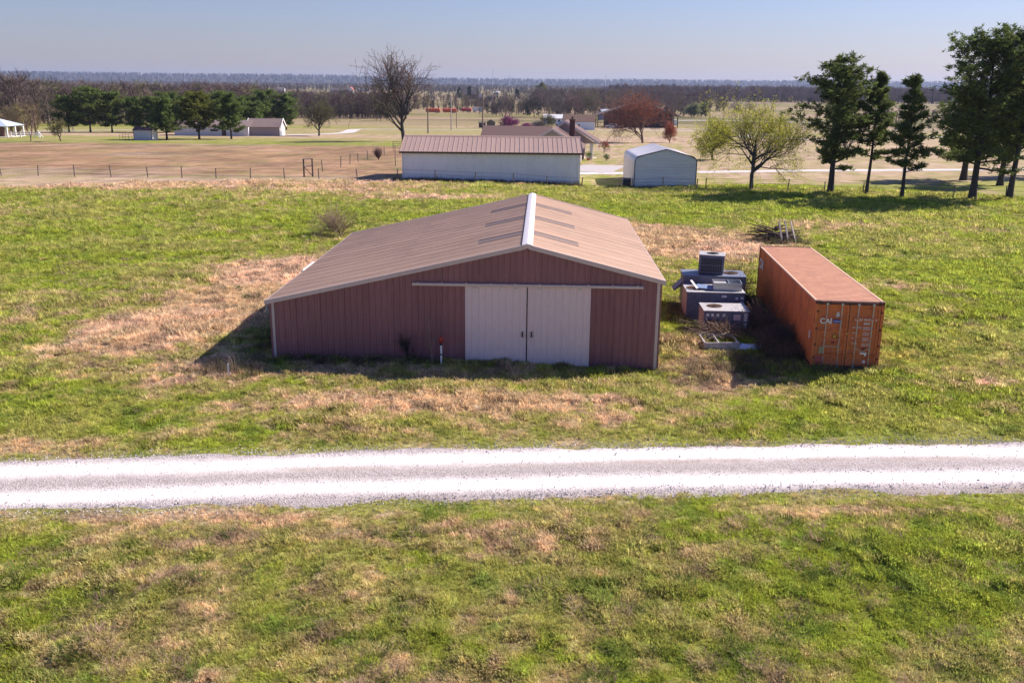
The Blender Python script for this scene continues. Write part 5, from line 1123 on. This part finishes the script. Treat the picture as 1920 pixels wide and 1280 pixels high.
# tussocks: straw clumps and dark green clumps
N_ = 9000
R_ = 12.5 * (95 / 12.5) ** rs.random(N_); A_r = rs.uniform(-.58, .58, N_); px, py = R_ * np.sin(A_r), R_ * np.cos(A_r)
keep = ~foot(px, py) & (np.abs(py - road_c(px)) > 3.0) & (fbm(px, py, 1.5, 3, 55) > .50) & (rs.random(N_) < np.where((py > 25) & (py < 31), .18, 1)); px, py, R_ = px[keep], py[keep], R_[keep]; n = len(px)
isg = rs.random(n) < np.where(ground_dry(px, py) < .36, .68, .4)
gc = np.where(isg[:, None], np.array([.12, .165, .04]), np.array([.42, .31, .21])) * rs.uniform(.7, 1.25, (n, 1))
sc = (.35 + .95 * rs.random(n) ** 2.2) * (R_ / 17) ** .35
scatter('tussock_grass', 'taller straw and dark green tussocks dotted over the pasture', 'grass', np.stack([px, py, T(px, py) - .01], 1), np.stack([rs.normal(0, .1, n), rs.normal(0, .1, n), rs.uniform(0, 6.28, n)], 1), np.stack([sc * 1.2, sc * 1.2, sc * np.where(isg, .7, .9)], 1), rs.integers(0, 4, n), gc,
        [tuft(220 + k, 90, .19, .06, .17, 1.1, .012) for k in range(4)])
# rank dead weeds round the container, units and barn foot
def strip(n, x0, x1, y0, y1): return rs.uniform(x0, x1, n), rs.uniform(y0, y1, n)
zones = [(420, 9.9, 11.15, 34.2, 44.5, 1.15), (150, 7.6, 10.8, 32.6, 34.9, .75), (140, 10.8, 14.2, 32.4, 33.1, .6), (230, -9.3, -2.6, 32.9, 33.55, .55), (160, -2.6, 5.4, 32.75, 33.35, .45), (120, 5.5, 7.6, 31.2, 37.5, .6), (90, 7.2, 8.0, 37.0, 43.0, .8), (420, -13, 7.4, 101.2, 102.75, .95), (120, 12, 19.6, 98.9, 99.9, .8), (80, 16.3, 19.5, 61.0, 63.5, 1.0), (90, -10.2, -9.4, 33, 50, .8), (140, 13.5, 14.4, 33, 45, .5), (130, 5.2, 6.0, 33, 49, .5), (40, -11.0, -9.0, 31.2, 32.6, 1.0)]
X, Y, S = [], [], []
for n, x0, x1, y0, y1, s in zones: a, b = strip(n, x0, x1, y0, y1); X.append(a); Y.append(b); S.append(np.full(n, s))
px, py, sc = np.concatenate(X), np.concatenate(Y), np.concatenate(S); k = ~foot(px, py)
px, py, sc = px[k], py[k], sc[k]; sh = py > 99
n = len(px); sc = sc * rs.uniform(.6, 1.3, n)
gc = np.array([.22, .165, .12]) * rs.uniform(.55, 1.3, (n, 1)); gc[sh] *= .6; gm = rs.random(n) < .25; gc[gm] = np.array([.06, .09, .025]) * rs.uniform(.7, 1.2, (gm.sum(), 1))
scatter('dead_weeds', 'tall dead weeds around container, barn foot and fence line', 'weeds', np.stack([px, py, T(px, py) - .02], 1), np.stack([rs.normal(0, .18, n), rs.normal(0, .18, n), rs.uniform(0, 6.28, n)], 1), np.stack([sc] * 3, 1), rs.integers(0, 3, n), gc,
        [tuft(240 + k, 46, .22, .12, .55, 1.0, .010) for k in range(3)])
# loose gravel
stone = leafmat('limestone_chips', (0, 0, 0), 0.0, .25, attr='col', hue=.004)
def pebble(seed):
    r = random.Random(seed); b = MB(); k = 5
    for z, rr in ((-.3, .6), (.15, 1.0), (.55, .55)): b.v += [(rr * math.cos(6.283 * i / k + z) * r.uniform(.75, 1.2), rr * math.sin(6.283 * i / k + z) * r.uniform(.75, 1.2), z * r.uniform(.8, 1.2)) for i in range(k)]
    for j in range(2): b.f += [(j * k + i, j * k + (i + 1) % k, j * k + k + (i + 1) % k, j * k + k + i) for i in range(k)]
    b.f.append(tuple(2 * k + i for i in range(k))); return b.mesh('gravel_stone', stone)
N_ = 62000; px = rs.uniform(-19, 19, N_); t = rs.uniform(-2.6, 2.6, N_)
ww = np.maximum(np.exp(-((t - .84) / .58) ** 4), np.exp(-((t + .88) / .52) ** 4))
ed = np.exp(-np.maximum(0, np.abs(t) - 1.75) / .22) * np.where(fbm(px, t * 3, 1.3, 3, 61) > .5, 1.25, .7)
keep = rs.random(N_) < (1 - .985 * ww) * ed; px, t = px[keep], t[keep]; py = road_c(px) + t; n = len(px)
zz = T(px, py) + np.where(np.abs(t) < 1.7, .045, .02); s = rs.uniform(.007, .020, n) * np.where(rs.random(n) < .06, 1.6, 1)
gc = np.array([.60, .555, .54]) * rs.uniform(.65, 1.3, (n, 1))
scatter('loose_gravel', 'loose grey-white limestone chips along the road', 'gravel', np.stack([px, py, zz], 1), rs.uniform(0, 6.28, (n, 3)), np.stack([s * 1.2, s, s * .8], 1), rs.integers(0, 4, n), gc, [pebble(k) for k in range(4)])

# far woods
twig = leafmat('woodland', (0, 0, 0), .2, .35, attr='col', hue=.01)
def woodtree(seed, kind):
    r = random.Random(seed); b = MB()
    if kind == 0:
        b.tube([(0, 0, -.3), (r.uniform(-.3, .3), 0, 5), (r.uniform(-.5, .5), 0, 9)], [.22, .15, .05], 4)
        ends = []
        for k in range(17):
            z = r.uniform(.6, 8); a = r.uniform(0, 6.28); L = r.uniform(1.8, 3.4) * (1.2 - z / 14); e = (L * math.cos(a) * .8, L * math.sin(a) * .8, z + L * r.uniform(.5, 1.2)); b.tube([(0, 0, z), e], [.09, .03], 3); ends.append(((0, 0, z), e))
        for s_, e in ends:
            for _ in range(15):
                f = r.uniform(.25, 1); p = Vector(s_).lerp(Vector(e), f); d = vrand(r); d.z = abs(d.z) * .9 + .15; L = r.uniform(.7, 1.9); w = d.cross(vrand(r)).normalized() * .045
                b.poly([p - w, p + w, p + d * L])
    else:
        b.tube([(0, 0, -.3), (0, 0, 4)], [.2, .1], 4)
        for k in range(26):
            z = r.uniform(1.0, 8.6); a = r.uniform(0, 6.28); R = r.uniform(.4, 1) * 2.6 * (1.15 - z / 11); c = Vector((R * math.cos(a), R * math.sin(a), z))
            for _ in range(9):
                d = vrand(r); w = d.cross(vrand(r)).normalized() * .3; o = c + vrand(r) * .7; b.poly([o - w, o + w, o + d * .9])
    return b.mesh('woodland_tree', twig)
wv = [woodtree(300 + k, 0) for k in range(5)] + [woodtree(310 + k, 1) for k in range(2)]
def wood(name, label, X, Y, H, cols, evg=.06, seed=0):
    g = np.random.default_rng(seed); n = len(X); ci = g.integers(0, len(cols), n); c = np.array(cols)[ci] * g.uniform(.7, 1.3, (n, 1))
    idx = g.integers(0, 5, n); ev = g.random(n) < evg; idx[ev] = g.integers(5, 7, ev.sum()); c[ev] = np.array([.035, .05, .03]) * g.uniform(.8, 1.3, (ev.sum(), 1))
    h = H * g.uniform(.7, 1.2, n) / 10.5; h[ev] *= .65
    scatter(name, label, 'woodland', np.stack([X, Y, T0(X, Y)], 1), np.stack([X * 0, X * 0, g.uniform(0, 6.28, n)], 1), np.stack([h * 1.1, h * 1.1, h], 1), idx, c, wv)
PUR = [(.150, .108, .104), (.17, .125, .112), (.135, .105, .106)]; MIX = PUR + [(.175, .130, .105), (.165, .145, .085)]
g = np.random.default_rng(9)
X = g.uniform(-520, -84, 2600); Y = g.uniform(300, 560, 2600); k = (X / Y < -.24 - .05 * g.random(2600)) & ~((Y < 330) & (X > -125)); X, Y = X[k], Y[k]
wood('woodland', 'leafless brown wood behind the pine row at the left', X, Y, 14.0 + 3.0 * sstep(-.46, -.56, X / Y), MIX, .03, 1)
X = g.uniform(-165, -40, 800); Y = g.uniform(455, 580, 800); k = X / Y < -.11; X, Y = X[k], Y[k]; wood('woodland', 'leafless mixed wood behind the white pears', X, Y, 11.5, MIX, .05, 2)
X = g.uniform(118, 900, 2600); Y = 1045 + g.uniform(0, 260, 2600) + .05 * X; wood('woodland', 'dense dark leafless wood on the far right below the horizon', X, Y, 17.0, PUR, .02, 3)
X = g.uniform(15, 150, 520); Y = g.uniform(640, 1040, 520); wood('woodland', 'loose leafless trees beyond the pole barn', X, Y, 13, MIX, .06, 4)
X = g.uniform(60, 420, 300); Y = g.uniform(330, 620, 300); k = (X / Y > .34); wood('woodland', 'scattered trees seen through the right-hand pines', X[k], Y[k], 8, MIX, .12, 8)
X = g.uniform(-130, 80, 150); Y = g.uniform(578, 640, 150); k = (fbm(X, Y, 40, 2, 5) > .40); wood('hedgerow', 'scrubby hedgerow behind the orange tank trailers', X[k], Y[k], 5, MIX, .25, 5)
U = g.random(16000) ** 1.2; Y = 1250 * (4.3) ** U; X = g.uniform(-.75, .75, 16000) * Y; k = (fbm(X, Y, 420, 3, 71) > .44) | (Y > 2300); k &= ~((Y < 1500) & (np.abs(X + 60) < 190)); X, Y = X[k], Y[k]
wood('woodland', 'hazy woodland covering the country towards the horizon', X, Y, 12.5, PUR + [(.12, .11, .07)], .22, 6)
X = g.uniform(-135, -112, 60); Y = g.uniform(226, 262, 60); k = X / Y < -.50; wood('thicket', 'olive budding thicket at the left edge behind the pavilion', X[k], Y[k], 7.0, [(.19, .16, .08), (.20, .15, .10)], .0, 7)

X = g.uniform(-120, 40, 160); Y = g.uniform(640, 1050, 160); k = fbm(X, Y, 50, 2, 35) > .5; wood('woodland', 'sparse trees on the far pasture below the dark house', X[k], Y[k], 8, MIX, .15, 12)
X = g.uniform(-70, 130, 300); Y = g.uniform(620, 800, 300); k = fbm(X, Y, 45, 2, 45) > .45; wood('woodland', 'belt of bare trees beyond the valley hedgerow', X[k], Y[k], 9, MIX, .12, 13)
X = g.uniform(-20, 110, 170); Y = g.uniform(520, 600, 170); k = fbm(X, Y, 30, 2, 15) > .42; wood('hedgerow', 'hedgerow trees across the valley right of the white truck', X[k], Y[k], 8.5, MIX, .2, 10)
X = g.uniform(-330, 330, 420); Y = g.uniform(900, 1250, 420); k = fbm(X, Y, 60, 2, 25) > .52; wood('woodland', 'clumps of trees around the far pasture', X[k], Y[k], 10, MIX, .2, 11)
hx, hy, hzz = HILL; ii = g.integers(0, hx.shape[0], 9000); jj = g.integers(150, 550, 9000)
n = 9000; hcol = np.array([.095, .085, .08]) * g.uniform(.6, 1.4, (n, 1)); hs_ = g.uniform(.9, 2.2, n)
scatter('hill_woods', 'wooded cover on the far hills along the horizon', 'woodland', np.stack([hx[ii, jj], hy[ii, jj], hzz[ii, jj] - 1], 1) + np.stack([g.normal(0, 12, n), g.normal(0, 40, n), g.normal(0, .3, n)], 1), np.stack([g.random(n) * 0, g.random(n) * 0, g.uniform(0, 6.28, n)], 1), np.stack([hs_ * 1.6, hs_ * 1.6, hs_], 1), g.integers(0, 7, n), hcol, wv)

# ------------------------------------------------------------------ air
hz_ = MB().box(-9800, 9800, -300, 9300, -9.5, 110).build('haze', None); hz_['kind'] = 'stuff'
hm = bpy.data.materials.new('haze_air'); hm.use_nodes = True; nt = hm.node_tree; nt.nodes.remove(nt.nodes['Principled BSDF'])
pvn = nt.nodes.new('ShaderNodeVolumePrincipled'); pvn.inputs['Color'].default_value = (.50, .62, .92, 1); pvn.inputs['Density'].default_value = 0.00007; pvn.inputs['Anisotropy'].default_value = 0.2
nt.links.new(pvn.outputs[0], nt.nodes['Material Output'].inputs['Volume']); hz_.data.materials.append(hm)
